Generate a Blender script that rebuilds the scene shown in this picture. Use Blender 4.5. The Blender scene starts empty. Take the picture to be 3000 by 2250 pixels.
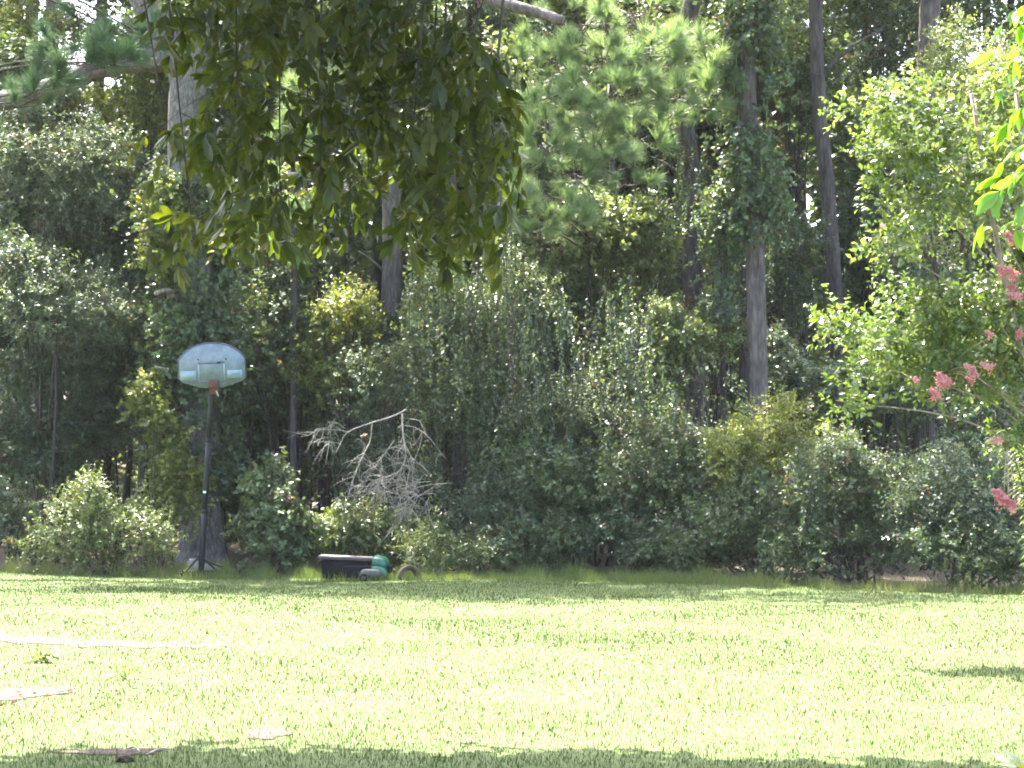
import bpy, math, random
import numpy as np
from mathutils import Vector, Matrix

R = math.radians
rng = np.random.default_rng(7)
random.seed(7)
C = bpy.context.scene.collection
sc = bpy.context.scene

# ------------------------------------------------------------------ camera
F = 6335.0            # focal length in photo pixels (photo 3000 wide)
EYE = 1.6
HOR = 1390.0          # row of the horizon
cam = bpy.data.cameras.new('camera')
cam.sensor_width = 36.0
cam.lens = 36.0 * F / 3000.0
cam.shift_y = (HOR - 1125.0) / 3000.0
cam.clip_start = 0.1
cam.clip_end = 3000
cam_o = bpy.data.objects.new('camera', cam)
C.objects.link(cam_o)
cam_o.location = (0, 0, EYE)
cam_o.rotation_euler = (R(90), 0, 0)
sc.camera = cam_o

# ------------------------------------------------------------------ light
SUN_EL = R(60.0)
SUN_AZ = math.atan2(-0.40, 0.92)      # clockwise from +Y (into the picture): high, beyond the woods, a little to the left
sdir = Vector((math.cos(SUN_EL) * math.sin(SUN_AZ), math.cos(SUN_EL) * math.cos(SUN_AZ), math.sin(SUN_EL)))
world = bpy.data.worlds.new('World')
sc.world = world
world.use_nodes = True
wn = world.node_tree
wn.nodes.clear()
sky = wn.nodes.new('ShaderNodeTexSky')
sky.sky_type = 'NISHITA'
sky.sun_disc = False
sky.sun_elevation = SUN_EL
sky.sun_rotation = SUN_AZ
sky.dust_density = 5.0
bg = wn.nodes.new('ShaderNodeBackground')
bg.inputs['Strength'].default_value = 0.15
wo = wn.nodes.new('ShaderNodeOutputWorld')
wn.links.new(sky.outputs[0], bg.inputs[0])
wn.links.new(bg.outputs[0], wo.inputs[0])
sun = bpy.data.lights.new('sun', 'SUN')
sun.energy = 5.0
sun.angle = R(0.53)
sun.color = (1.0, 0.955, 0.88)
sun_o = bpy.data.objects.new('sun', sun)
C.objects.link(sun_o)
sun_o.rotation_euler = sdir.to_track_quat('Z', 'Y').to_euler()
sun_o.location = sdir * 60

sc.view_settings.view_transform = 'Standard'
sc.view_settings.look = 'None'
sc.view_settings.gamma = 1.0
sc.view_settings.exposure = 3.2
sc.render.film_transparent = False
cy = sc.cycles
cy.use_denoising = True
cy.max_bounces = 7
cy.diffuse_bounces = 4
cy.glossy_bounces = 2
cy.transmission_bounces = 4
cy.transparent_max_bounces = 4
cy.sample_clamp_indirect = 6.0
cy.filter_width = 1.8

# ------------------------------------------------------------------ helpers
def at(px, py, Y):
    return Vector(((px - 1500.0) / F * Y, Y, EYE + (HOR - py) / F * Y))

def gz(x, y):
    x = np.asarray(x, float); y = np.asarray(y, float)
    z = 0.04 * np.sin(x * 0.55 + 0.9) * np.sin(y * 0.42 + 0.4) + 0.014 * np.sin(x * 1.3 + y * 0.7) + 0.004 * np.sin(y * 1.7 - x * 0.4)
    z = z * np.clip((y - 6) / 8, 0, 1)
    return z

def gnd(px, py):
    Y = EYE * F / (py - HOR)
    x = (px - 1500.0) / F * Y
    return Vector((x, Y, float(gz(x, Y))))

def nrm(a):
    return a / np.maximum(np.linalg.norm(a, axis=-1, keepdims=True), 1e-9)

def link(name, data, parent=None):
    o = bpy.data.objects.new(name, data)
    C.objects.link(o)
    if parent is not None:
        o.parent = parent
    return o

def tag(o, label=None, cat=None, group=None, kind=None):
    if label: o['label'] = label
    if cat: o['category'] = cat
    if group: o['group'] = group
    if kind: o['kind'] = kind
    return o

def thing(name, loc, label, cat, group=None, rz=0.0):
    o = bpy.data.objects.new(name, None)
    o.empty_display_size = 0.2
    C.objects.link(o)
    o.location = loc
    o.rotation_euler = (0, 0, rz)
    return tag(o, label, cat, group)

def make_mesh(name, V, faces_n, idx, mat, smooth=False, tint=None, off=None):
    """V (n,3); idx flat loop indices; faces_n loops per face (int or array)."""
    V = np.asarray(V, np.float32)
    if off is not None:
        V = V - np.asarray(off, np.float32)
    idx = np.asarray(idx, np.int32).ravel()
    me = bpy.data.meshes.new(name)
    if np.isscalar(faces_n):
        nf = len(idx) // faces_n
        starts = np.arange(nf, dtype=np.int32) * faces_n
    else:
        faces_n = np.asarray(faces_n, np.int32)
        nf = len(faces_n)
        starts = np.concatenate([[0], np.cumsum(faces_n)[:-1]]).astype(np.int32)
    me.vertices.add(len(V)); me.loops.add(len(idx)); me.polygons.add(nf)
    me.vertices.foreach_set('co', V.ravel())
    me.loops.foreach_set('vertex_index', idx)
    me.polygons.foreach_set('loop_start', starts)
    if smooth:
        me.polygons.foreach_set('use_smooth', np.ones(nf, bool))
    if tint is not None:
        a = me.attributes.new('tint', 'FLOAT', 'FACE')
        a.data.foreach_set('value', np.asarray(tint, np.float32))
    me.update(calc_edges=True)
    if mat is not None:
        me.materials.append(mat)
    return me

class MB:
    """collects solid pieces into one mesh"""
    def __init__(s):
        s.V = []; s.idx = []; s.n = []; s.c = 0
    def add(s, V, faces):
        V = np.asarray(V, float)
        s.V.append(V)
        for f in faces:
            s.idx.extend([i + s.c for i in f]); s.n.append(len(f))
        s.c += len(V)
        return s
    def tube(s, pts, rad, sides=8, cap=True, rough=0.0, seed=0):
        P = np.asarray([list(p) for p in pts], float)
        rad = np.broadcast_to(np.asarray(rad, float), (len(P),))
        T = np.gradient(P, axis=0); T = nrm(T)
        ref = np.array([0.13, 0.9, 0.2]) if abs(T[0][2]) > 0.7 else np.array([0.1, 0.1, 1.0])
        A = nrm(np.cross(T, ref)); B = np.cross(T, A)
        ang = np.linspace(0, 2 * np.pi, sides, endpoint=False)
        r = rad[:, None] * np.ones(sides)
        if rough > 0:
            g = np.random.default_rng(seed)
            col = g.normal(0, 1, sides); 
            r = r * (1 + rough * (0.6 * col[None, :] + 0.7 * g.normal(0, 1, r.shape)))
        V = P[:, None, :] + r[..., None] * (np.cos(ang)[None, :, None] * A[:, None, :] + np.sin(ang)[None, :, None] * B[:, None, :])
        faces = []
        for i in range(len(P) - 1):
            for j in range(sides):
                k = (j + 1) % sides
                faces.append((i * sides + j, i * sides + k, (i + 1) * sides + k, (i + 1) * sides + j))
        if cap:
            faces.append(tuple(range(sides))[::-1])
            faces.append(tuple((len(P) - 1) * sides + j for j in range(sides)))
        return s.add(V.reshape(-1, 3), faces)
    def box(s, c, d, rot=None, bevel=0.0):
        import bmesh
        bm = bmesh.new()
        bmesh.ops.create_cube(bm, size=1.0)
        for v in bm.verts:
            v.co = Vector((v.co.x * d[0], v.co.y * d[1], v.co.z * d[2]))
        if bevel > 0:
            bmesh.ops.bevel(bm, geom=list(bm.edges), offset=bevel, segments=2, profile=0.6, affect='EDGES')
        M = Matrix.Translation(Vector(c)) @ (rot.to_4x4() if rot is not None else Matrix.Identity(4))
        bm.verts.ensure_lookup_table()
        for i, v in enumerate(bm.verts): v.index = i
        V = [list(M @ v.co) for v in bm.verts]
        Fs = [[v.index for v in f.verts] for f in bm.faces]
        bm.free()
        return s.add(V, Fs)
    def build(s, name, mat, parent=None, smooth=False, off=None):
        V = np.concatenate(s.V)
        me = make_mesh(name, V, s.n, s.idx, mat, smooth, off=off)
        return link(name, me, parent)

def spline(pts, n):
    P = np.asarray([list(p) for p in pts], float)
    if len(P) == 2:
        t = np.linspace(0, 1, n)[:, None]
        return P[0] * (1 - t) + P[1] * t
    Q = np.vstack([2 * P[0] - P[1], P, 2 * P[-1] - P[-2]])
    out = []
    for u in np.linspace(0, len(P) - 1, n):
        i = min(int(u), len(P) - 2); t = u - i
        a, b, c, d = Q[i], Q[i + 1], Q[i + 2], Q[i + 3]
        out.append(0.5 * ((2 * b) + (-a + c) * t + (2 * a - 5 * b + 4 * c - d) * t * t + (-a + 3 * b - 3 * c + d) * t ** 3))
    return np.array(out)

# ------------------------------------------------------------------ materials
def new_mat(name):
    m = bpy.data.materials.new(name)
    m.use_nodes = True
    nt = m.node_tree
    nt.nodes.clear()
    return m, nt, nt.nodes.new('ShaderNodeOutputMaterial')

def N(nt, t, **kw):
    n = nt.nodes.new(t)
    for k, v in kw.items():
        if k in n.inputs: n.inputs[k].default_value = v
        else: setattr(n, k, v)
    return n

def ramp(nt, stops, interp='LINEAR'):
    n = nt.nodes.new('ShaderNodeValToRGB')
    n.color_ramp.interpolation = interp
    e = n.color_ramp.elements
    while len(e) < len(stops): e.new(0.5)
    for el, (p, c) in zip(e, stops):
        el.position = p; el.color = (*c, 1)
    return n

def leaf_mat(name, cols, rough=0.36, trans=0.32, tcol=(1.5, 1.5, 0.6), spec=0.5, obj_random=0.0, brown=None, upn=0.0):
    m, nt, out = new_mat(name)
    att = N(nt, 'ShaderNodeAttribute', attribute_name='tint')
    fac = att.outputs['Fac']
    if obj_random > 0:
        oi = N(nt, 'ShaderNodeObjectInfo')
        mul = N(nt, 'ShaderNodeMath', operation='MULTIPLY_ADD')
        nt.links.new(oi.outputs['Random'], mul.inputs[0])
        mul.inputs[1].default_value = obj_random
        nt.links.new(fac, mul.inputs[2])
        fac = mul.outputs[0]
    n = len(cols)
    st_ = [(i / (n - 1), c) for i, c in enumerate(cols)]
    if brown: st_ = [(0, brown), (.05, brown), (.09, cols[0])] + st_[1:]
    rp = ramp(nt, st_)
    nt.links.new(fac, rp.inputs[0])
    p = N(nt, 'ShaderNodeBsdfPrincipled', Roughness=rough)
    p.inputs['Specular IOR Level'].default_value = spec
    nt.links.new(rp.outputs[0], p.inputs['Base Color'])
    if brown:      # dusty dull leaves among the glossy ones
        sn = N(nt, 'ShaderNodeMath', operation='MULTIPLY'); sn.inputs[1].default_value = 37.7
        nt.links.new(att.outputs['Fac'], sn.inputs[0])
        fr = N(nt, 'ShaderNodeMath', operation='FRACT'); nt.links.new(sn.outputs[0], fr.inputs[0])
        mr = N(nt, 'ShaderNodeMath', operation='MULTIPLY_ADD'); mr.inputs[1].default_value = .42; mr.inputs[2].default_value = rough - .02
        nt.links.new(fr.outputs[0], mr.inputs[0]); nt.links.new(mr.outputs[0], p.inputs['Roughness'])
    tm = N(nt, 'ShaderNodeMix', data_type='RGBA', blend_type='MULTIPLY')
    tm.inputs['Factor'].default_value = 1.0
    nt.links.new(rp.outputs[0], tm.inputs[6]); tm.inputs[7].default_value = (*tcol, 1)
    tr = N(nt, 'ShaderNodeBsdfTranslucent')
    nt.links.new(tm.outputs[2], tr.inputs['Color'])
    if upn > 0:
        ge = N(nt, 'ShaderNodeNewGeometry')
        vm = N(nt, 'ShaderNodeMix', data_type='VECTOR'); vm.inputs[0].default_value = upn
        nt.links.new(ge.outputs['Normal'], vm.inputs[4]); vm.inputs[5].default_value = (0, 0, 1)
        vn = N(nt, 'ShaderNodeVectorMath', operation='NORMALIZE'); nt.links.new(vm.outputs[1], vn.inputs[0])
        nt.links.new(vn.outputs[0], p.inputs['Normal'])
    mx = N(nt, 'ShaderNodeMixShader', Fac=trans)
    nt.links.new(p.outputs[0], mx.inputs[1]); nt.links.new(tr.outputs[0], mx.inputs[2])
    nt.links.new(mx.outputs[0], out.inputs[0])
    return m

LM = {
    'green':  leaf_mat('leaf_green',  [(.034, .058, .025), (.064, .100, .042), (.115, .152, .068)], brown=(.105, .075, .050)),
    'olive':  leaf_mat('leaf_olive',  [(.043, .068, .027), (.074, .109, .046), (.135, .160, .078)], brown=(.105, .075, .050)),
    'blue':   leaf_mat('leaf_blue_green', [(.038, .062, .037), (.070, .106, .062), (.132, .168, .106)], rough=.32, brown=(.105, .075, .050)),
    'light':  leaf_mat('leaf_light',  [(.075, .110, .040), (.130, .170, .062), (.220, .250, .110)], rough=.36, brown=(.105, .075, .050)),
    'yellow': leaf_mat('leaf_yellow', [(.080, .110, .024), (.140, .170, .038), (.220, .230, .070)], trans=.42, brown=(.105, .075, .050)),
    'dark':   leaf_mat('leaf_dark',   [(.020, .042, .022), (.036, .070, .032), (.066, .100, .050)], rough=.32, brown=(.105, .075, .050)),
    'crape':  leaf_mat('crape_leaf',  [(.068, .108, .030), (.112, .155, .048), (.175, .205, .085)], rough=.27, trans=.33, tcol=(1.35, 1.45, .55)),
}
LM['hick'] = leaf_mat('hickory_leaf', [(.014, .020, .004), (.027, .032, .006), (.050, .044, .009)], rough=.45, spec=.28, trans=.34, tcol=(3.4, 4.2, .6), obj_random=.55)
LM['bright'] = leaf_mat('bright_leaf', [(.085, .180, .020), (.120, .220, .026), (.190, .260, .050)], rough=.25, trans=.5, tcol=(1.5, 1.6, .5), obj_random=.5)
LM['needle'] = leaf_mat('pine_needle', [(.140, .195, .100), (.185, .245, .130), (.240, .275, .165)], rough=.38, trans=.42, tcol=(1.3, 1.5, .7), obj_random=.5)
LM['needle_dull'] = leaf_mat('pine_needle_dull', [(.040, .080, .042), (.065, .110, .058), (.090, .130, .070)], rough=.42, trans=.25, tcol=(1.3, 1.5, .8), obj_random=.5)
LM['litter'] = leaf_mat('dry_leaf', [(.10, .045, .022), (.17, .075, .032), (.23, .13, .07)], rough=.6, trans=.15, tcol=(1.2, 1, .8), obj_random=.6)
LM['tall'] = leaf_mat('tall_grass_blade', [(.085, .120, .030), (.150, .180, .052), (.250, .240, .110)], rough=.5, trans=.4, tcol=(1.3, 1.3, .6))
LM['flower'] = leaf_mat('crape_petal', [(.48, .14, .17), (.58, .25, .28), (.68, .42, .44)], rough=.6, trans=.35, tcol=(1.1, 1.0, 1.0), spec=.2, obj_random=.4)

def bark_mat(name, c0, c1, c2, scale=9.0, bump=0.8, stretch=0.22):
    m, nt, out = new_mat(name)
    tc = N(nt, 'ShaderNodeTexCoord')
    mp = N(nt, 'ShaderNodeMapping'); mp.inputs['Scale'].default_value = (1, 1, stretch)
    nt.links.new(tc.outputs['Object'], mp.inputs[0])
    nz = N(nt, 'ShaderNodeTexNoise', Scale=scale, Detail=6.0, Roughness=.65)
    vo = N(nt, 'ShaderNodeTexVoronoi', Scale=scale * 1.4, feature='DISTANCE_TO_EDGE')
    n2 = N(nt, 'ShaderNodeTexNoise', Scale=1.3, Detail=3.0)
    nt.links.new(mp.outputs[0], nz.inputs[0]); nt.links.new(tc.outputs['Object'], n2.inputs[0])
    nt.links.new(mp.outputs[0], vo.inputs[0])
    mulv = N(nt, 'ShaderNodeMath', operation='MULTIPLY_ADD'); mulv.inputs[1].default_value = .55; 
    nt.links.new(vo.outputs['Distance'], mulv.inputs[0]); nt.links.new(nz.outputs[0], mulv.inputs[2])
    rp = ramp(nt, [(0.34, c0), (0.54, c1), (0.76, c2)])
    nt.links.new(mulv.outputs[0], rp.inputs[0])
    mx = N(nt, 'ShaderNodeMix', data_type='RGBA', blend_type='MULTIPLY')
    mx.inputs['Factor'].default_value = .55
    r2 = ramp(nt, [(0.3, (.55, .52, .5)), (0.7, (1.15, 1.12, 1.08))])
    nt.links.new(n2.outputs[0], r2.inputs[0])
    nt.links.new(rp.outputs[0], mx.inputs[6]); nt.links.new(r2.outputs[0], mx.inputs[7])
    p = N(nt, 'ShaderNodeBsdfPrincipled', Roughness=.9)
    nt.links.new(mx.outputs[2], p.inputs['Base Color'])
    bp = N(nt, 'ShaderNodeBump', Strength=bump, Distance=.05)
    nt.links.new(mulv.outputs[0], bp.inputs['Height']); nt.links.new(bp.outputs[0], p.inputs['Normal'])
    nt.links.new(p.outputs[0], out.inputs[0])
    return m

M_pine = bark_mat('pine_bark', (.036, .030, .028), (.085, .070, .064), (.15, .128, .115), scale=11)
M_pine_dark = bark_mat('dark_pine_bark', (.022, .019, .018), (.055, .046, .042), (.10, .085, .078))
M_grey = bark_mat('grey_bark', (.050, .045, .042), (.115, .105, .098), (.20, .185, .17), scale=14, stretch=.4)
M_twig = bark_mat('twig_bark', (.018, .014, .011), (.040, .032, .025), (.075, .062, .048), scale=20)
M_dead = bark_mat('dead_wood', (.165, .14, .112), (.28, .245, .20), (.40, .36, .305), scale=16, bump=.3)
M_smooth = bark_mat('smooth_tan_bark', (.16, .12, .085), (.26, .20, .15), (.36, .30, .23), scale=8, bump=.2)

def simple(name, col, rough=.6, metal=0.0, var=.25, scale=8.0, spec=.5, bump=0.0):
    m, nt, out = new_mat(name)
    tc = N(nt, 'ShaderNodeTexCoord')
    nz = N(nt, 'ShaderNodeTexNoise', Scale=scale, Detail=5.0, Roughness=.6)
    nt.links.new(tc.outputs['Object'], nz.inputs[0])
    a = tuple(c * (1 - var) for c in col); b = tuple(min(1, c * (1 + var)) for c in col)
    rp = ramp(nt, [(.3, a), (.7, b)])
    nt.links.new(nz.outputs[0], rp.inputs[0])
    p = N(nt, 'ShaderNodeBsdfPrincipled', Roughness=rough, Metallic=metal)
    p.inputs['Specular IOR Level'].default_value = spec
    nt.links.new(rp.outputs[0], p.inputs['Base Color'])
    if bump:
        bp = N(nt, 'ShaderNodeBump', Strength=bump, Distance=.02)
        nt.links.new(nz.outputs[0], bp.inputs['Height']); nt.links.new(bp.outputs[0], p.inputs['Normal'])
    nt.links.new(p.outputs[0], out.inputs[0])
    return m

def ground_mat(name, cols, scale=3.0, fine=40.0, rough=.95):
    m, nt, out = new_mat(name)
    tc = N(nt, 'ShaderNodeTexCoord')
    n1 = N(nt, 'ShaderNodeTexNoise', Scale=scale, Detail=6.0, Roughness=.65)
    n2 = N(nt, 'ShaderNodeTexNoise', Scale=fine, Detail=4.0, Roughness=.7)
    nt.links.new(tc.outputs['Object'], n1.inputs[0]); nt.links.new(tc.outputs['Object'], n2.inputs[0])
    ad = N(nt, 'ShaderNodeMix', data_type='FLOAT'); ad.inputs[0].default_value = .45
    nt.links.new(n1.outputs[0], ad.inputs[2]); nt.links.new(n2.outputs[0], ad.inputs[3])
    rp = ramp(nt, [(.3 + .4 * i / (len(cols) - 1), c) for i, c in enumerate(cols)])
    nt.links.new(ad.outputs[0], rp.inputs[0])
    p = N(nt, 'ShaderNodeBsdfPrincipled', Roughness=rough)
    p.inputs['Specular IOR Level'].default_value = .2
    nt.links.new(rp.outputs[0], p.inputs['Base Color'])
    bp = N(nt, 'ShaderNodeBump', Strength=.5, Distance=.03)
    nt.links.new(n2.outputs[0], bp.inputs['Height']); nt.links.new(bp.outputs[0], p.inputs['Normal'])
    nt.links.new(p.outputs[0], out.inputs[0])
    return m

M_lawn = ground_mat('lawn_soil', [(.052, .076, .022), (.074, .100, .030), (.105, .122, .048)], scale=.6)
M_floor = ground_mat('forest_floor', [(.028, .022, .014), (.055, .042, .026), (.085, .062, .038)])
M_sand = ground_mat('pale_sand', [(.034, .023, .017), (.066, .049, .038), (.100, .078, .063)], scale=5, fine=70)

# ------------------------------------------------------------------ leaf clouds
def leaves(pos, ldir, nor, ll, lw, fold=.12):
    """diamond leaves as folded quads"""
    n = len(pos)
    ldir = nrm(ldir)
    side = nrm(np.cross(ldir, nor))
    up = np.cross(side, ldir)
    ll = np.broadcast_to(ll, (n,))[:, None]; lw = np.broadcast_to(lw, (n,))[:, None]
    mid = pos + ldir * ll * .48
    V = np.empty((n, 4, 3))
    V[:, 0] = pos
    V[:, 1] = mid - side * lw * .5 + up * lw * fold
    V[:, 2] = pos + ldir * ll - up * ll * .06
    V[:, 3] = mid + side * lw * .5 + up * lw * fold
    return V.reshape(-1, 3)

def sprays(c, d, L, m, ll, lw, droop=.25, up=.8, outw=None, jit=.55, g=rng):
    """leafy shoots: at each centre c, m leaves along a twig of direction d"""
    n = len(c)
    d = nrm(d)
    t = (np.arange(m) + .6) / m
    t = t[None, :] + g.uniform(-.4, .4, (n, m)) / m
    Lc = np.broadcast_to(L, (n,))
    bend = np.zeros((n, m, 3)); bend[..., 2] = -droop * .5 * (t ** 2) * Lc[:, None]
    pos = c[:, None, :] + d[:, None, :] * (t * Lc[:, None])[..., None] + bend
    u = g.normal(0, 1, (n, m, 3))
    dd = d[:, None, :]
    s = nrm(u - (u * dd).sum(-1, keepdims=True) * dd)
    ld = .55 * dd + s; ld[..., 2] -= droop
    nn = g.normal(0, jit, (n, m, 3)); nn[..., 2] += up
    if outw is not None:
        nn += outw[:, None, :] * .45
    tint = np.clip(.5 + .22 * g.normal(0, 1, n)[:, None] + .16 * g.normal(0, 1, (n, m)), 0, 1)
    sz = g.uniform(.65, 1.25, (n, m))
    V = leaves(pos.reshape(-1, 3), ld.reshape(-1, 3), nn.reshape(-1, 3), (ll * sz).ravel(), (lw * sz).ravel())
    return V, tint.ravel()

def shell(n, r, g, upbias=.35, lo=.55):
    """points near the surface of an ellipsoid, with outward directions"""
    v = g.normal(0, 1, (n, 3)); v[:, 2] += upbias
    v = nrm(v)
    rad = lo + (1.04 - lo) * g.uniform(0, 1, n) ** .6
    return v * rad[:, None] * np.asarray(r), v

def cloud(centre, half, g, sub=10, clumps=160, m=14, ll=.075, lw=.040, L=.3, droop=.25, subr=.48, lo=.5, upbias=.3, jit=.55, stray=.22):
    """an uneven mass of leafy shoots: sub-lobes scattered through an ellipsoid, shoots on each sub-lobe"""
    centre = np.asarray(centre, float); half = np.asarray(half, float)
    sc_, _ = shell(sub, half * .72, g, .15, .25)
    Vs, Ts, tips = [], [], []
    w = g.uniform(.55, 1.3, sub)
    for k in range(sub):
        n = max(4, int(clumps * w[k] / w.sum()))
        rr = half * subr * w[k] * g.uniform(.85, 1.15, 3)
        p, v = shell(n, rr, g, upbias, lo)
        far = g.uniform(0, 1, n) < stray
        p = p + (v * rr * .55 * g.uniform(.2, 1, n)[:, None]) * far[:, None]
        p = p + centre + sc_[k]
        d = v * .8 + g.normal(0, .45, (n, 3)); d[:, 2] += .15
        V, T = sprays(p, d, L * g.uniform(.6, 1.3, n), m, ll, lw, droop, .8, v, jit, g=g)
        T = np.clip(T + g.normal(0, .17), 0, 1)
        Vs.append(V); Ts.append(T); tips.append(centre + sc_[k])
    return np.concatenate(Vs), np.concatenate(Ts), tips

def foliage_obj(name, V, T, mat, parent, kind='stuff'):
    off = parent.location if parent is not None else (0, 0, 0)
    me = make_mesh(name, V, 4, np.arange(len(V)), mat, False, T, off=off)
    o = link(name, me, parent)
    if kind: o['kind'] = kind
    return o

NLEAF = 0
# deep shaded hollows of the wood's edge (px, py, half width, half height): nothing leafy grows forward of them
HOLLOWS = [(355, 1390, 70, 90), (2075, 1175, 85, 95), (2400, 1010, 80, 80), (2630, 1270, 130, 80), (1335, 1350, 45, 110), (930, 1400, 70, 130), (2440, 780, 60, 100), (1770, 1630, 40, 70), (2550, 930, 80, 90), (2018, 800, 42, 140), (1143, 810, 44, 175), (900, 850, 60, 60), (2480, 1630, 80, 40), (640, 1200, 40, 90)]
def in_hollow(px, py, m=1.0):
    return any(((px - a) / (c * m)) ** 2 + ((py - b) / (d * m)) ** 2 < 1.0 for a, b, c, d in HOLLOWS)
def plant(name, base_y, lobes, mat, label, cat, g, stems=4, stem_r=.02, dens=1.0, ll=.075, lw=.042, m=14, L=.3, droop=.25, group=None, stem_mat=None, subr=.48, lo=.5, foliage='foliage', stemname='stem', jit=.55, sats=6):
    """a shrub, vine mound or sapling: lobes are (px, py, half width, half height, depth, half depth in m)"""
    global NLEAF
    c0 = at(lobes[0][0], lobes[0][1], lobes[0][4])
    bx = c0.x; by = base_y if base_y else c0.y
    root = thing(name, (bx, by, float(gz(bx, by))), label, cat, group)
    Vs, Ts, tips = [], [], []
    sat = []
    for (px, py, hw, hh, Y, hd) in lobes:
        for _ in range(sats):
            a = g.uniform(-.5, math.pi + .5); f = g.uniform(.25, .5); q = g.uniform(.75, 1.2)
            if in_hollow(px + hw * q * math.cos(a), py - hh * q * math.sin(a), 1.15): continue
            sat.append((px + hw * q * math.cos(a), py - hh * q * math.sin(a), hw * f, hh * f * g.uniform(.7, 1.3), Y + g.uniform(-.3, .5), hd * .5))
    for (px, py, hw, hh, Y, hd) in list(lobes) + sat:
        c = at(px, py, Y); s = Y / F
        area = math.pi * hw * hh * s * s
        n = max(8, int(area * 186 * dens)); lk = g.uniform(.75, 1.12)
        V, T, tp = cloud(c, (hw * s, hd, hh * s), g, sub=max(5, min(16, int(area * 4) + 5)), clumps=n, m=m, ll=ll * lk, lw=lw * lk, L=L, droop=droop, subr=subr, lo=lo, jit=jit)
        Vs.append(V); Ts.append(T); tips += tp
    # long arching shoots that break the outline
    hs = []
    for (px, py, hw, hh, Y, hd) in lobes:
        k_ = max(4, int(hw * hh / 1400)); s_ = Y / F
        c = np.array(at(px, py, Y)); a = g.uniform(-.3, math.pi + .3, k_)
        st = c + np.stack([np.cos(a) * hw * s_ * .75, g.uniform(-1, .4, k_) * hd, np.sin(a) * hh * s_ * .75], -1)
        d = np.stack([np.cos(a) * .7 + g.normal(0, .3, k_), g.normal(-.1, .3, k_), np.sin(a) * .8 + .5 + g.normal(0, .2, k_)], -1)
        Lk = g.uniform(.35, .9, k_) * min(1, hh * s_ + .25)
        V, T = sprays(st, d, Lk, 16, ll * 1.05, lw, .55, .8, None, .6, g=g)
        Vs.append(V); Ts.append(np.clip(T + .1, 0, 1)); hs.append((st, nrm(d), Lk))
    V = np.concatenate(Vs); T = np.concatenate(Ts)
    zg = float(gz(bx, by)) + .01
    cen = V.reshape(-1, 4, 3).mean(1)
    lpx = 1500 + cen[:, 0] / cen[:, 1] * F; lpy = HOR - (cen[:, 2] - EYE) / cen[:, 1] * F
    kp = np.ones(len(T), bool)
    for a, b, c, d in HOLLOWS:
        q = ((lpx - a) / c) ** 2 + ((lpy - b) / d) ** 2
        kp &= ~((q < 1.1) & (g.uniform(0, 1, len(T)) < np.clip(1.7 - 1.5 * q, 0, .9)))
    V = V.reshape(-1, 4, 3)[kp].reshape(-1, 3); T = T[kp]
    V[:, 2] = np.maximum(V[:, 2], zg)
    NLEAF += len(T)
    foliage_obj(foliage, V, T, LM[mat], root)
    mb = MB()
    g2 = random.Random(len(T))
    pick = [tips[g2.randrange(len(tips))] for _ in range(stems)]
    for q in pick:
        b = np.array([bx + g2.uniform(-.25, .25), by + g2.uniform(-.1, .2), zg - .05])
        midp = b * .5 + np.asarray(q) * .5 + np.array([g2.uniform(-.15, .15), .08, .12])
        mb.tube(spline([b, midp, q], 9), np.linspace(stem_r, stem_r * .4, 9), 5)
        for _ in range(3):
            u = g2.uniform(.4, .9); sp = b * (1 - u) + np.asarray(q) * u
            e = np.asarray(q) + np.array([g2.uniform(-.4, .4), g2.uniform(-.3, .3), g2.uniform(-.3, .4)])
            mb.tube(spline([sp, (sp + e) / 2 + [0, 0, .06], e], 5), np.linspace(stem_r * .4, stem_r * .12, 5), 4)
    for st, d, Lk in hs:
        for q in range(len(st)):
            t_ = np.linspace(0, 1, 5)[:, None]
            mb.tube(st[q] + d[q] * t_ * Lk[q] + np.array([0, 0, -.275]) * t_ ** 2 * Lk[q], np.linspace(.005, .002, 5), 4, cap=False)
    mb.build(stemname, stem_mat or M_twig, root, True, off=root.location)
    return root

# ------------------------------------------------------------------ ground
def sheet(name, x0, x1, y0, y1, nx, ny, mat, dz=0.0):
    xs = np.linspace(x0, x1, nx); ys = np.linspace(y0, y1, ny)
    X, Y = np.meshgrid(xs, ys)
    Z = gz(X, Y) + dz
    V = np.stack([X, Y, Z], -1).reshape(-1, 3)
    i = (np.arange(ny - 1)[:, None] * nx + np.arange(nx - 1)[None, :]).ravel()
    idx = np.stack([i, i + 1, i + nx + 1, i + nx], -1)
    o = link(name, make_mesh(name, V, 4, idx, mat, True))
    return tag(o, kind='structure')

def edge_y(x):
    """depth of the line where the mown lawn meets the woods"""
    return np.interp(x, [-12, -8, -5, 0, 4, 7, 12], [36.5, 35.2, 34.6, 32.6, 30.6, 29.2, 27.8])

V = np.array([[-200, -100, -.12], [200, -100, -.12], [200, 300, -.12], [-200, 300, -.12]])
tag(link('terrain', make_mesh('terrain', V, 4, [0, 1, 2, 3], M_floor)), kind='structure')
sheet('lawn', -24, 24, -6, 38, 120, 160, M_lawn)
# forest floor begins at the wood's edge
xs = np.linspace(-26, 26, 80); t = np.linspace(0, 1, 40)
X = np.repeat(xs[None, :], 40, 0); E = edge_y(X) + .5 + .25 * np.sin(X * 3.1) + .2 * np.sin(X * 7.3)
Y = E + (75 - E) * (t[:, None] ** 1.6)
Z = gz(X, np.minimum(Y, 40)) + .006
V = np.stack([X, Y, Z], -1).reshape(-1, 3)
i = (np.arange(39)[:, None] * 80 + np.arange(79)[None, :]).ravel()
tag(link('forest_floor', make_mesh('forest_floor', V, 4, np.stack([i, i + 1, i + 81, i + 80], -1), M_floor, True)), kind='structure')

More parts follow.
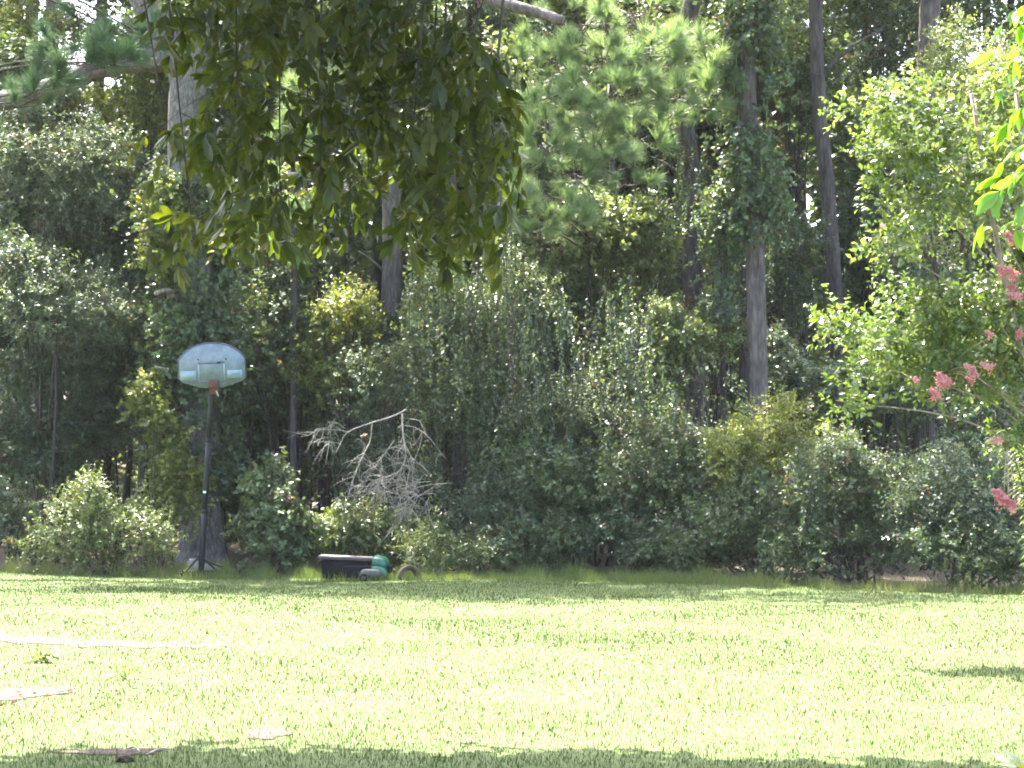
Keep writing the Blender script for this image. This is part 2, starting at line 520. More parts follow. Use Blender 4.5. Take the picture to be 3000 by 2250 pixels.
PATCHES = []       # (cx, cy, rx, ry) in world metres, for thinning the grass
def patch(name, c, rx, ry, seed, dz=.006, soft=1.0):
    g = np.random.default_rng(seed)
    n = 48; a = np.linspace(0, 2 * np.pi, n, endpoint=False)
    w = 1 + .16 * np.sin(a * 3 + g.uniform(0, 6)) + .10 * np.sin(a * 5 + g.uniform(0, 6)) + .07 * g.normal(0, 1, n)
    V = [[c.x, c.y, 0]]
    for f in (.5, 1.0):
        V += [[c.x + rx * f * w[k] * math.cos(a[k]), c.y + ry * f * w[k] * math.sin(a[k]), 0] for k in range(n)]
    V = np.array(V); V[:, 2] = gz(V[:, 0], V[:, 1]) + dz
    idx, nn = [], []
    for k in range(n):
        j = (k + 1) % n
        idx += [0, 1 + k, 1 + j]; nn.append(3)
        idx += [1 + k, 1 + n + k, 1 + n + j, 1 + j]; nn.append(4)
    tag(link(name, make_mesh(name, V, nn, idx, M_sand)), kind='structure')
    PATCHES.append((c.x, c.y, rx, ry, soft))

patch('sand_patch', gnd(785, 2155), .13, .26, 3, soft=.9)
patch('sand_patch', gnd(20, 2022), .50, .48, 4, soft=.55)
patch('sand_patch', gnd(330, 2205), .30, .14, 5, soft=.6)
# the sandy wheel track crossing the lawn
pc = [(-1500, 1862, 20), (-700, 1866, 20), (0, 1872, 18), (250, 1882, 17), (520, 1885, 12), (680, 1884, 6)]
A, B = [], []
for k in np.linspace(0, len(pc) - 1, 60):
    px, py, hh = [np.interp(k, range(len(pc)), [p[q] for p in pc]) for q in range(3)]
    j = 2.2 * math.sin(k * 9.1) + 2.0 * math.sin(k * 17.7)
    A.append(gnd(px, py - hh * .5 + j)); B.append(gnd(px, py + hh * .5 + .8 * j))
V = np.array([list(p) for p in A] + [list(p) for p in B]); V[:, 2] += .006
n = len(A)
tag(link('sand_path', make_mesh('sand_path', V, 4, [[k, n + k, n + k + 1, k + 1] for k in range(n - 1)], M_sand)), kind='structure')
PATH = (np.array([p.x for p in A]), np.array([p.y for p in A]), np.array([p.y for p in B]))

# ------------------------------------------------------------------ lawn grass
def grass(name, x, y, h, w, mat, lean=.5, kind='stuff', tint0=.45):
    n = len(x)
    z = gz(x, y)
    a = rng.uniform(0, 2 * np.pi, n)
    fx = np.cos(a) * w * .5; fy = np.sin(a) * w * .5
    b = rng.uniform(0, 2 * np.pi, n); le = rng.uniform(.1, 1, n) * lean * h
    V = np.empty((n, 3, 3))
    V[:, 0] = np.stack([x - fx, y - fy, z - .004], -1)
    V[:, 1] = np.stack([x + fx, y + fy, z - .004], -1)
    V[:, 2] = np.stack([x + np.cos(b) * le, y + np.sin(b) * le, z + h], -1)
    big = 0
    for fr, am in ((.35, .13), (.8, .11), (1.7, .08), (3.5, .06)):
        for _ in range(3):
            a_ = rng.uniform(0, 6.28); big = big + am * np.sin(x * fr * math.cos(a_) + y * fr * .7 * math.sin(a_) + rng.uniform(0, 6.28) + .8 * np.sin(x * fr * 1.3 + y * .4))
    T = np.clip(tint0 + big + rng.normal(0, .10, n), 0, 1)
    me = make_mesh(name, V.reshape(-1, 3), 3, np.arange(3 * n), mat, False, T)
    return tag(link(name, me), kind=kind)

M_grass = leaf_mat('grass_blade', [(.038, .074, .016), (.054, .095, .024), (.092, .126, .046)], rough=.8, trans=.24, tcol=(1.2, 1.3, .65), spec=.03, upn=.8)
def lawn_points(n, y0, y1, power):
    u = rng.uniform(0, 1, n)
    y = y0 + (y1 - y0) * u ** power
    hw = .2368 * y + 2.6
    x = rng.uniform(-1, 1, n) * hw
    keep = y < edge_y(x) + .6
    for cx, cy, rx, ry, s in PATCHES:
        q = ((x - cx) / rx) ** 2 + ((y - cy) / ry) ** 2
        keep &= ~(rng.uniform(0, 1, n) < s * np.clip(1.25 - q * .75, 0, .97) * (q < 1.5))
    ya = np.interp(x, PATH[0], PATH[1], left=PATH[1][0], right=-99); yb = np.interp(x, PATH[0], PATH[2], left=PATH[2][0], right=-99)
    j = rng.normal(0, .2, n)
    keep &= ~((y < ya + j) & (y > yb + j) & (rng.uniform(0, 1, n) < .86))
    return x[keep], y[keep]
x, y = lawn_points(360000, 9.5, 37.5, 1.5)
h = rng.uniform(.012, .036, len(x)) * (1 + .25 * np.sin(x * 2.3 + 1 + np.sin(y * 3)) * np.sin(y * 1.9 + x))
wd = .0045 + .00028 * (y - 9.5)
grass('grass', x, y, h, wd * rng.uniform(.7, 1.4, len(x)), M_grass)
# unmown fringe along the wood's edge
n = 42000
x = rng.uniform(-11, 10, n); y = edge_y(x) + rng.normal(.35, .45, n)
hmod = np.clip(.5 + .3 * np.sin(x * 1.7 + .5) * np.sin(x * .63 + 2) + .3 * np.sin(x * 5.1 + 2 * y) * np.sin(x * 2.9 - y) + .3 * np.sin(x * 11.3 + y * 3), .12, 1.5)
n2 = 1500
x = np.concatenate([x, rng.uniform(-3.4, -.6, n2)]); y2 = rng.normal(32.5, .13, n2) + np.where(rng.uniform(0, 1, n2) < .6, 0, 1.2); y = np.concatenate([y, y2]); hmod = np.concatenate([hmod, rng.uniform(.3, .75, n2)]); n = len(x)
grass('tall_grass', x, y, rng.uniform(.06, .30, n) ** 1.0 * hmod, rng.uniform(.005, .012, n), LM['tall'], lean=1.0)

# ------------------------------------------------------------------ trees
def trunk_path(pts, Y, below=None, n=26):
    P = [at(px, py, Y) for px, py in pts]
    z0 = float(gz(P[0].x, Y)) - .08
    if P[0].z > z0 + .05:
        k = P[1] - P[0]
        b = P[0] - k * ((P[0].z - z0) / max(k.z, .5)) * .6
        P = [Vector((b.x, Y, z0))] + P
    else:
        P[0].z = z0
    return spline(P, n)

crown_meshes = []
for s in range(3):
    g = np.random.default_rng(100 + s)
    V, T, _ = cloud((0, 0, 0), (2.5, 2.5, 2.2), g, sub=16, clumps=400, m=12, ll=.17, lw=.085, L=.55, droop=.2, subr=.42, lo=.4)
    crown_meshes.append(make_mesh('crown', V, 4, np.arange(len(V)), LM['green'], False, T))
def add_crown(root, p, s, k):
    o = link('crown', crown_meshes[k % 3], root)
    o.location = Vector(p) - root.location
    o.rotation_euler = (0, 0, k * 1.7)
    o.scale = (s, s, s * .9)
    o['kind'] = 'stuff'
    return o

def tree(label, pts, Y, r0, r1, mat, top=14.0, crowns=((0, 0, 0, 1.0),), cat='tree', name='pine_tree', stubs=(), group=None, seed=0, rough=.03):
    P = trunk_path(pts, Y)
    end = P[-1]; d = P[-1] - P[-4]; d = d / max(d[2], .2)
    P = np.vstack([P, spline([end + d * .4, end + d * (top - end[2]) * .5, end + d * (top - end[2])], 8)])
    root = thing(name, tuple(P[0]), label, cat, group)
    n = len(P)
    zz = (P[:, 2] - P[0, 2])
    rad = r0 + (r1 - r0) * np.clip(zz / 9.0, 0, 1.3)
    rad = np.maximum(rad, .05) * (1 + .45 * np.exp(-zz / .35))
    MB().tube(P, rad, 18, rough=rough, seed=seed).build('trunk', mat, root, True, off=root.location)
    g = random.Random(seed + 5)
    for (u, dx, dz, r) in stubs:
        a = np.array([np.interp(u, zz, P[:, q]) for q in range(3)])
        e = a + np.array([dx, g.uniform(-.3, .1), dz])
        MB().tube(spline([a, (a + e) / 2 + [0, 0, abs(dx) * .08], e], 7), np.linspace(r, r * .35, 7), 7, rough=.04, seed=seed).build('limb', mat, root, True, off=root.location)
    for k, (dx, dy, dz, s) in enumerate(crowns):
        add_crown(root, (P[-1][0] + dx, P[-1][1] + dy, top + dz), s, seed + k)
        if dx or dy:
            a = P[-5]; e = np.array([P[-1][0] + dx, P[-1][1] + dy, top + dz - .6])
            MB().tube(spline([a, (a + e) / 2 + [0, 0, .3], e], 6), np.linspace(r1 * .6, .04, 6), 6).build('limb', mat, root, True, off=root.location)
    return root, P

# the big grey tree by the hoop
big, PB = tree('large grey barked tree wrapped in ivy behind the basketball hoop',
     [(592, 1655), (585, 1450), (590, 1100), (575, 800), (545, 560), (540, 300), (560, 190)], 37.6, .36, .26, M_grey, top=13.2,
     crowns=((0, .6, .3, 1.05), (-3.2, .7, -.9, .9), (1.8, -1.6, -.8, .95), (3.4, -1.2, -1.1, .9), (-1.2, -1.0, -.9, .8)), name='broadleaf_tree', seed=1, rough=.02)
Yb = 37.6
lm = [at(px, py, Yb - d) for px, py, d in [(552, 225, 0), (500, 178, .15), (380, 180, .3), (270, 205, .45), (190, 245, .55), (90, 272, .7), (0, 296, .85), (-160, 300, 1.1), (-400, 240, 1.4)]]
MB().tube(spline(lm, 26), np.linspace(.21, .14, 26), 14, rough=.05, seed=3).build('limb', M_pine, big, True, off=big.location)
lm = [at(px, py, Yb + .1) for px, py in [(560, 300), (530, 190), (450, 60), (380, -90), (330, -300)]]
MB().tube(spline(lm, 18), np.linspace(.30, .18, 18), 14, rough=.05, seed=4).build('limb', M_grey, big, True, off=big.location)
for a, b, c, r in [((455, 860), (490, 850), (520, 870), .05), ((455, 1075), (500, 1085), (540, 1090), .035)]:
    MB().tube(spline([at(*c, 37.5), at(*b, 37.1), at(*a, 36.8)], 6), np.linspace(r, r * .6, 6), 7, rough=.04).build('branch_stub', M_dead, big, True, off=big.location)

tree('pine trunk rising behind the pale dead branch', [(1130, 1350), (1140, 1000), (1150, 700), (1140, 350), (1130, 0)], 39, .20, .16, M_pine, crowns=((0, .5, 0, .6), (-.6, -2.6, -1.6, .8)),
     stubs=((5.2, -.6, .5, .03), (7.4, .7, .4, .03)), seed=11)
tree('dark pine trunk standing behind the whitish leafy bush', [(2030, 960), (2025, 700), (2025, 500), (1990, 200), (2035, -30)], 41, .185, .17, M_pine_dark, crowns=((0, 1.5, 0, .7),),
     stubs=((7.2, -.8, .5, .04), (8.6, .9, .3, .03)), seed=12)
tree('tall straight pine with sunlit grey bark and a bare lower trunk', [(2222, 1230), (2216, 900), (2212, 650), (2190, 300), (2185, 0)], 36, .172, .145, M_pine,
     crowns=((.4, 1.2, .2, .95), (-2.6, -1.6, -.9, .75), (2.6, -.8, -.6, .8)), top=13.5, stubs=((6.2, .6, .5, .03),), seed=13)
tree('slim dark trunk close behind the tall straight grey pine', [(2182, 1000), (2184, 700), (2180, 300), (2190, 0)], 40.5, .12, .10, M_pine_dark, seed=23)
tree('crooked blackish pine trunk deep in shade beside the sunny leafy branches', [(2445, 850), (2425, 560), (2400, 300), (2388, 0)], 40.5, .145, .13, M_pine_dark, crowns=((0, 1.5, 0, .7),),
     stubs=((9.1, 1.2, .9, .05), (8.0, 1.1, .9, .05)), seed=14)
tree('wide pine trunk half hidden by the sunlit crape myrtle', [(2705, 800), (2700, 500), (2715, 200), (2725, 0)], 42, .225, .20, M_pine, seed=15)
tree('slender trunk just beyond the left edge of the long needled boughs', [(1555, 900), (1555, 400), (1550, 0)], 47, .13, .11, M_pine_dark, seed=16)
tree('grey trunk with a broken pale stub over the long mossy limb', [(105, 500), (100, 200), (92, 90), (100, -40)], 45, .20, .15, M_grey,
     stubs=((9.6, -.5, -.35, .06),), seed=17)
tree('straight brown trunk against the white patch of sky', [(158, 500), (155, 200), (152, 0)], 47, .16, .14, M_pine, seed=18)
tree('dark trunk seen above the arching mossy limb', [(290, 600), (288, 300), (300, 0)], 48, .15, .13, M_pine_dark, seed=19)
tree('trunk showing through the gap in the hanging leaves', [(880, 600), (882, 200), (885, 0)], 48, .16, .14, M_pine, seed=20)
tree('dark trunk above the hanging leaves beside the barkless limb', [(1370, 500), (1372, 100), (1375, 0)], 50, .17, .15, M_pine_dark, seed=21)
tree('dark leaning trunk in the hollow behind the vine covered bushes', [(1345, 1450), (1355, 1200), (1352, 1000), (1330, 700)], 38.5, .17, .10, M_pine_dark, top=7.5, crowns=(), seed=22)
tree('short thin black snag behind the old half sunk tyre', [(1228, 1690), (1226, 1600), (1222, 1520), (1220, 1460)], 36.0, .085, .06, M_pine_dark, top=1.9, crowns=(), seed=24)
TW = ['nearest the arching limb', 'just past the big grey tree', 'second past the big grey tree', 'behind the hanging leaves nearest the ivy tree', 'behind the middle of the hanging leaves', 'behind the hanging leaves, nearest the pines', 'behind the edge of the hanging leaves', 'first behind the needled boughs', 'behind the middle of the needled boughs', 'close to the straight grey pine', 'between the straight pine and the crooked trunk', 'just short of the crooked trunk', 'just past the crooked trunk', 'before the wide trunk by the crape myrtle', 'behind the crape myrtle top', 'behind the bright near leaves']
for k, (px, Y, r) in enumerate([(60, 55, .14), (420, 50, .13), (455, 53, .12), (700, 54, .16), (790, 57, .15), (1040, 53, .14), (1240, 56, .17), (1650, 55, .15), (1860, 53, .14), (2110, 50, .13), (2310, 52, .12), (2345, 57, .16), (2540, 52, .14), (2600, 56, .15), (2900, 54, .15), (2970, 50, .12)]):
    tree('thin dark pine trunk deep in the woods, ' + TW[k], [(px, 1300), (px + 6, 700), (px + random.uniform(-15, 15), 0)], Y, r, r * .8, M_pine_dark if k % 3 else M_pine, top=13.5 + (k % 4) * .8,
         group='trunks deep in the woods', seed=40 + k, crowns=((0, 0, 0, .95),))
# taller trees further back, whose crowns close the canopy
for k, (x_, y_) in enumerate([(-6.6, 45), (-3.0, 46.5), (5.6, 46.5), (8.5, 45.5), (11, 46.5), (2.2, 49), (10, 50), (-6.5, 50)]):
    root = thing('pine_tree', (x_, y_, 0), 'tall pine whose crown closes the canopy above the picture', 'tree', 'canopy trees')
    MB().tube(spline([(x_, y_, -.1), (x_ + .1, y_, 7), (x_, y_, 15)], 14), np.linspace(.14, .07, 14), 9, rough=.03, seed=k).build('trunk', M_pine_dark, root, True, off=root.location)
    add_crown(root, (x_, y_, 12.0 + (k % 3) * 1.3), 1.05, k)
    add_crown(root, (x_ + 1.2, y_ + 1.5, 15.0 + (k % 2)), .95, k + 1)

# barkless limb crossing at the top edge
br = thing('dead_limb', tuple(at(1440, 0, 33)), 'bare grey limb slanting across above the long needled boughs', 'branch')
MB().tube(spline([at(1280, -90, 33.3), at(1440, 0, 33), at(1560, 32, 32.8), at(1650, 62, 32.6)], 18), np.linspace(.10, .075, 18), 9, rough=.06, seed=9).build('limb', M_pine, br, True, off=br.location)

# ------------------------------------------------------------------ ivy on trunks
def ivy(label, path, zr, rr, n, mat, g, spread=.1, ll=.08, lw=.07, name='ivy'):
    lo, hi = zr
    z = g.uniform(lo, hi, n)
    c = np.stack([np.interp(z, path[:, 2], path[:, q]) for q in range(3)], -1)
    a = g.uniform(0, 2 * np.pi, n)
    blob = 1 + .6 * np.sin(z * 3.1 + a * 2) * np.sin(z * 1.3 + 1)
    keep = g.uniform(0, 1, n) < .25 + .75 * np.clip(.5 + .9 * np.sin(z * 2.3 + 1.2 * np.sin(a)), 0, 1)
    r = rr + np.abs(g.normal(0, spread, n)) * np.clip(blob, .2, 2)
    o = np.stack([np.cos(a), np.sin(a), np.zeros(n)], -1)
    p = (c + o * r[:, None])[keep]; o = o[keep]
    d = o * .5 + g.normal(0, .5, (len(p), 3)); d[:, 2] -= .6
    root = thing(name, (path[0][0], path[0][1], lo), label, 'ivy')
    V, T = sprays(p, d, .16, 7, ll, lw, .4, .3, o, .5, g=g)
    foliage_obj('foliage', V, T, LM[mat], root)
    mb = MB()
    for k in range(3):
        zz = np.linspace(lo, hi, 20)
        cc = np.stack([np.interp(zz, path[:, 2], path[:, q]) for q in range(3)], -1)
        an = k * 2.1 + .8 * np.sin(zz * 1.1 + k)
        mb.tube(cc + np.stack([np.cos(an), np.sin(an), 0 * zz], -1) * rr, np.full(20, .012), 5)
    mb.build('stem', M_twig, root, True, off=root.location)
g = np.random.default_rng(50)
ivy('thick ivy clothing the grey tree between the backboard and the hanging leaves', PB, (3.0, 6.8), .34, 5200, 'green', g, .27)
ivy('ragged sunlit ivy hanging down the grey tree below the backboard', PB, (1.5, 3.0), .38, 1800, 'green', g, .24)
PT = trunk_path([(2222, 1230), (2216, 900), (2212, 650), (2190, 300), (2185, 0)], 36)
ivy('green ivy high on the tall straight grey pine', PT, (5.4, 9.8), .2, 2600, 'green', g, .22)
PT = trunk_path([(2110, 1000), (2120, 800), (2115, 650), (2130, 400)], 36.4)
ivy('pale glinting vine column beside the tall straight grey pine', PT, (4.2, 6.5), .06, 1000, 'blue', g, .22, .07, .05, name='vine')
PT = trunk_path([(1130, 1350), (1140, 1000), (1150, 700), (1140, 350), (1130, 0)], 39)
ivy('ivy climbing the pine trunk behind the dead branch', PT, (2.4, 4.6), .22, 900, 'blue', g, .2)

# ------------------------------------------------------------------ understorey
def P_(*a, **k):
    return plant(*a, **k)
g = np.random.default_rng(60)
# front row, from the hoop outwards
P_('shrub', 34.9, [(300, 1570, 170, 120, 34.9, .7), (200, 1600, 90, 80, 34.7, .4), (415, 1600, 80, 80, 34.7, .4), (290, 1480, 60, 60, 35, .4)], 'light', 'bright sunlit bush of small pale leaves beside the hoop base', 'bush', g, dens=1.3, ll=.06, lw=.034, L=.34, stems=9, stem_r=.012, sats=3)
P_('shrub', 36.0, [(20, 1530, 90, 90, 36.0, .5)], 'blue', 'low grey green bush at the wood edge past the bright bush', 'bush', g, dens=1.3, ll=.06, lw=.034, stems=5, stem_r=.012)
P_('shrub', 35.0, [(835, 1560, 115, 120, 35.0, .8), (815, 1430, 80, 75, 35.3, .5)], 'green', 'round dense green bush between the hoop and the mower', 'bush', g, dens=1.4, ll=.085, lw=.06, stems=7, sats=2)
P_('shrub', 35.3, [(470, 1340, 60, 130, 36.5, .35), (430, 1180, 40, 50, 36.6, .3), (500, 1470, 70, 90, 36.2, .35)], 'yellow', 'yellow green vine curtain beside the ivy tree trunk', 'vine', g, dens=1.0, ll=.08, lw=.065, stems=5, stem_r=.01)
P_('weed', 35.4, [(1030, 1590, 90, 60, 35.4, .4), (1130, 1580, 90, 70, 35.5, .4), (980, 1560, 60, 70, 35.6, .3)], 'light', 'sunny upright weeds growing behind the mower', 'weeds', g, dens=1.5, ll=.09, lw=.03, L=.35, stems=14, stem_r=.006)
P_('weed', 34.3, [(1270, 1625, 70, 55, 34.3, .4), (1420, 1640, 80, 45, 34.0, .4)], 'light', 'light green weeds beside the half sunk tyre', 'weeds', g, dens=1.2, ll=.08, lw=.025, L=.35, stems=10, stem_r=.006)
P_('shrub', 34.6, [(1420, 1560, 120, 110, 34.6, .6), (1400, 1430, 110, 90, 35, .5)], 'blue', 'grey green bush of fine leaves between the tyre and the dark gap', 'bush', g, dens=1.5, ll=.06, lw=.032, stems=7)
P_('shrub', 34.2, [(1650, 1500, 170, 150, 34.2, .8), (1620, 1620, 160, 70, 33.6, .5)], 'green', 'deep green bush in front of the vine covered mound', 'bush', g, dens=1.5, ll=.07, lw=.036, stems=8)
P_('vine_mound', 35.4, [(1560, 1220, 180, 120, 35.4, .9), (1720, 1270, 140, 130, 35.2, .8), (1420, 1260, 120, 150, 35.6, .7)], 'olive', 'broad vine covered mound with a sunlit olive top', 'vines', g, dens=1.5, ll=.055, lw=.034, L=.34, stems=8)
P_('vine_mound', 36.6, [(1420, 900, 150, 110, 36.6, .8), (1330, 1060, 110, 120, 36.4, .7), (1530, 1010, 130, 110, 36.5, .7)], 'olive', 'tall tangle of vines standing over the olive mound', 'vines', g, dens=1.4, ll=.06, lw=.036, stems=7)
P_('shrub', 37.0, [(1250, 950, 90, 130, 37.0, .5), (1230, 1120, 90, 90, 36.6, .5)], 'light', 'pale glinting leaf spray beside the trunk behind the dead branch', 'bush', g, dens=1.2, ll=.06, lw=.034, stems=5)
P_('shrub', 36.4, [(1960, 1000, 150, 80, 36.4, .7), (1880, 1110, 110, 100, 36.2, .6), (2080, 960, 80, 50, 36.6, .4)], 'light', 'whitish glossy leaved bush below the dark pine trunk', 'bush', g, dens=1.5, ll=.075, lw=.045, stems=7)
P_('shrub', 36.8, [(2060, 1180, 90, 90, 37.4, .5)], 'blue', 'dark shaded shrub in the hollow beside the bare pine trunk', 'bush', g, dens=.7, ll=.08, lw=.05, stems=5)
P_('shrub', 33.9, [(1960, 1330, 140, 120, 33.9, .8), (1880, 1440, 120, 100, 33.7, .6), (2060, 1400, 110, 100, 33.6, .6)], 'olive', 'grey olive thicket below the shaded hollow', 'bush', g, dens=1.5, ll=.06, lw=.034, stems=8)
P_('vine_mound', 33.2, [(2270, 1290, 130, 90, 33.2, .8), (2200, 1380, 120, 100, 33.0, .7), (2360, 1340, 70, 80, 33.0, .5)], 'yellow', 'rounded vine mound at the foot of the tall straight grey pine', 'vines', g, dens=1.4, ll=.055, lw=.036, stems=6)
P_('shrub', 32.3, [(2230, 1560, 190, 120, 32.3, .8), (2060, 1590, 140, 110, 32.8, .7)], 'green', 'dark leggy bush under the rounded vine mound', 'bush', g, dens=1.3, ll=.07, lw=.038, stems=12)
P_('shrub', 33.2, [(1870, 1610, 130, 90, 33.2, .6)], 'dark', 'low dark bush beside the black gap in the undergrowth', 'bush', g, dens=1.4, ll=.065, lw=.036, stems=7)
P_('shrub', 31.4, [(2520, 1430, 170, 120, 31.4, .8), (2400, 1490, 110, 110, 31.6, .6), (2610, 1500, 120, 110, 31.2, .6)], 'olive', 'pale olive thicket below the dark arch of shade', 'bush', g, dens=1.5, ll=.055, lw=.032, stems=8)
P_('shrub', 30.8, [(2500, 1640, 170, 70, 30.8, .6), (2360, 1650, 90, 70, 31.2, .4)], 'green', 'low ragged bush at the lawn edge under the olive thicket', 'bush', g, dens=1.2, ll=.065, lw=.036, stems=12)
P_('shrub', 30.4, [(2800, 1440, 130, 110, 30.4, .7), (2900, 1520, 110, 120, 30.2, .6), (2740, 1540, 110, 90, 30.3, .6)], 'blue', 'blue green bush behind the lowest pink flower', 'bush', g, dens=1.5, ll=.06, lw=.034, stems=8)
P_('shrub', 29.8, [(2820, 1640, 170, 80, 29.8, .6), (2960, 1650, 90, 80, 29.6, .4)], 'green', 'low shadowy bush at the lawn edge below the pink flowers', 'bush', g, dens=1.3, ll=.065, lw=.036, stems=10)
# second row
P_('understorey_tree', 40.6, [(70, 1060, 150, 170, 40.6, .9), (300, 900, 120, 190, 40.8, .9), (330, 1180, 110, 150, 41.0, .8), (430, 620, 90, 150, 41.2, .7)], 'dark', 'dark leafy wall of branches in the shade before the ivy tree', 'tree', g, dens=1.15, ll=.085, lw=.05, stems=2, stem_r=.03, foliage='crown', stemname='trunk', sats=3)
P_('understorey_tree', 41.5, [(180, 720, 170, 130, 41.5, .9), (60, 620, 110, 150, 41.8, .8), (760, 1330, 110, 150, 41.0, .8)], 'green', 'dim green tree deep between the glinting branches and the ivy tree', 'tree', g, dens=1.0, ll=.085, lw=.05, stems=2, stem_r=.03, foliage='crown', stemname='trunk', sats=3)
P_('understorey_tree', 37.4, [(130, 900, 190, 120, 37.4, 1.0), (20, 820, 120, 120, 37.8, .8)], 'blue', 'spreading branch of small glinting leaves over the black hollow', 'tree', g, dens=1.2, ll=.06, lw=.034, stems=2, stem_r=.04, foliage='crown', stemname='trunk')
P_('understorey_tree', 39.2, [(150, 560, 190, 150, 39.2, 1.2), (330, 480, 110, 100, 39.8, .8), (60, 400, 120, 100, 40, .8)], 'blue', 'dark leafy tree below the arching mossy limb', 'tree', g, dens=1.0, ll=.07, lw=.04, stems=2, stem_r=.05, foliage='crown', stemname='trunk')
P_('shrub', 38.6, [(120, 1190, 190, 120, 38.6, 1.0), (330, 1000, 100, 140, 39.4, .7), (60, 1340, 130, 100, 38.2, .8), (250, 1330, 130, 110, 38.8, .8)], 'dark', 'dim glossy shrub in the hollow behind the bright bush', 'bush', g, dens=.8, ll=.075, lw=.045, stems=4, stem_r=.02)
P_('understorey_tree', 42, [(330, 360, 130, 90, 42, .9), (420, 260, 90, 70, 42, .7)], 'yellow', 'light leafed tree glowing beyond the arching limb', 'tree', g, dens=1.0, ll=.075, lw=.045, stems=4, stem_r=.05, foliage='crown', stemname='trunk')
P_('vine', 37.0, [(500, 640, 45, 90, 37.0, .35), (470, 740, 40, 60, 36.9, .3)], 'yellow', 'sunlit vine spilling off the grey tree below the hanging leaves', 'vine', g, dens=1.5, ll=.07, lw=.055, stems=3, stem_r=.01)
P_('understorey_tree', 38.4, [(840, 1000, 130, 130, 38.4, .9), (760, 1130, 110, 130, 38.8, .8), (850, 850, 110, 90, 38.8, .7)], 'green', 'dull green young tree behind the backboard', 'tree', g, dens=1.0, ll=.07, lw=.042, stems=6, stem_r=.04, foliage='crown', stemname='trunk')
P_('shrub', 37.8, [(1010, 940, 90, 80, 37.8, .6), (960, 1080, 80, 90, 38, .6)], 'yellow', 'lighter leafy sapling between the backboard and the pine trunk', 'bush', g, dens=1.0, ll=.08, lw=.045, stems=5)
P_('shrub', 36.6, [(1090, 1130, 110, 90, 36.6, .6), (1020, 1350, 100, 120, 37.4, .6), (1160, 1420, 100, 110, 36.8, .5)], 'blue', 'grey glinting shrub behind the pale dead branch', 'bush', g, dens=1.1, ll=.06, lw=.034, stems=6)
P_('understorey_tree', 38.0, [(1740, 680, 190, 80, 38.0, .9), (1620, 760, 110, 80, 38, .7), (1880, 760, 100, 90, 38.2, .7)], 'light', 'broadleaf sapling with shining leaves under the needled boughs', 'tree', g, dens=1.3, ll=.10, lw=.055, stems=5, stem_r=.035, foliage='crown', stemname='trunk')
P_('understorey_tree', 38.6, [(1700, 890, 150, 80, 38.6, .8), (1560, 860, 110, 90, 38.8, .7)], 'green', 'shaded sapling behind the tall tangle of vines', 'tree', g, dens=1.0, ll=.075, lw=.042, stems=5, stem_r=.035, foliage='crown', stemname='trunk')
P_('understorey_tree', 43.0, [(2300, 330, 80, 200, 43, .9), (2290, 130, 90, 120, 43.4, .9), (2130, 180, 110, 160, 43.6, .9)], 'green', 'leafy tree filling the gap between the grey pine and the crooked trunk', 'tree', g, dens=.9, ll=.08, lw=.045, stems=5, stem_r=.05, foliage='crown', stemname='trunk')
P_('understorey_tree', 41.0, [(2540, 640, 100, 170, 41, .8), (2530, 430, 80, 110, 41.5, .7)], 'olive', 'olive leaved tree beside the crooked blackish trunk', 'tree', g, dens=1.1, ll=.07, lw=.042, stems=4, stem_r=.045, foliage='crown', stemname='trunk')
P_('understorey_tree', 39.0, [(2340, 740, 90, 120, 39, .7), (2290, 900, 80, 100, 39.2, .6)], 'dark', 'dark green sapling just past the tall straight grey pine', 'tree', g, dens=.9, ll=.075, lw=.045, stems=5, stem_r=.03, foliage='crown', stemname='trunk')
P_('shrub', 37.0, [(2420, 1120, 120, 80, 37, .7), (2330, 1050, 80, 80, 37.4, .5)], 'blue', 'dusky blue green shrub behind the rounded vine mound', 'bush', g, dens=1.1, ll=.075, lw=.045, stems=6)
P_('understorey_tree', 38.5, [(2690, 840, 90, 110, 38.5, .7), (2640, 1000, 90, 90, 38, .6)], 'blue', 'bluish young tree behind the pink flowered branches', 'tree', g, dens=1.0, ll=.07, lw=.042, stems=5, stem_r=.035, foliage='crown', stemname='trunk')
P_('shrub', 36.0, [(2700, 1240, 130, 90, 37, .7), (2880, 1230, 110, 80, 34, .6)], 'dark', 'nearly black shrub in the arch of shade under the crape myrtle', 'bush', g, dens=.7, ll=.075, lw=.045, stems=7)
P_('understorey_tree', 36.0, [(2870, 220, 120, 110, 36, .9), (2930, 420, 120, 130, 35, .9), (2880, 640, 130, 120, 35, .9)], 'light', 'sunlit small leaved tree behind the crape myrtle top', 'tree', g, dens=1.1, ll=.065, lw=.036, stems=5, stem_r=.05, foliage='crown', stemname='trunk')
P_('understorey_tree', 46.0, [(1480, 130, 110, 130, 46, 1.0), (1620, 90, 110, 110, 46.5, 1.0), (1460, 480, 100, 200, 45, 1.0)], 'yellow', 'bright leafed tree behind the long needled boughs', 'tree', g, dens=1.0, ll=.085, lw=.05, stems=5, stem_r=.05, foliage='crown', stemname='trunk')
P_('understorey_tree', 44.5, [(50, 190, 100, 140, 44.5, .9), (230, 110, 70, 70, 44.5, .7)], 'yellow', 'sunny leafed tree around the broken stub trunk', 'tree', g, dens=.9, ll=.08, lw=.045, stems=4, stem_r=.05, foliage='crown', stemname='trunk')
P_('understorey_tree', 45.0, [(1000, 250, 250, 200, 46, 1.2), (700, 350, 200, 200, 45, 1.0), (1150, 520, 200, 160, 44, 1.0)], 'green', 'mid green trees glimpsed through the hanging leaves', 'tree', g, dens=.8, ll=.085, lw=.05, stems=6, stem_r=.05, foliage='crown', stemname='trunk')
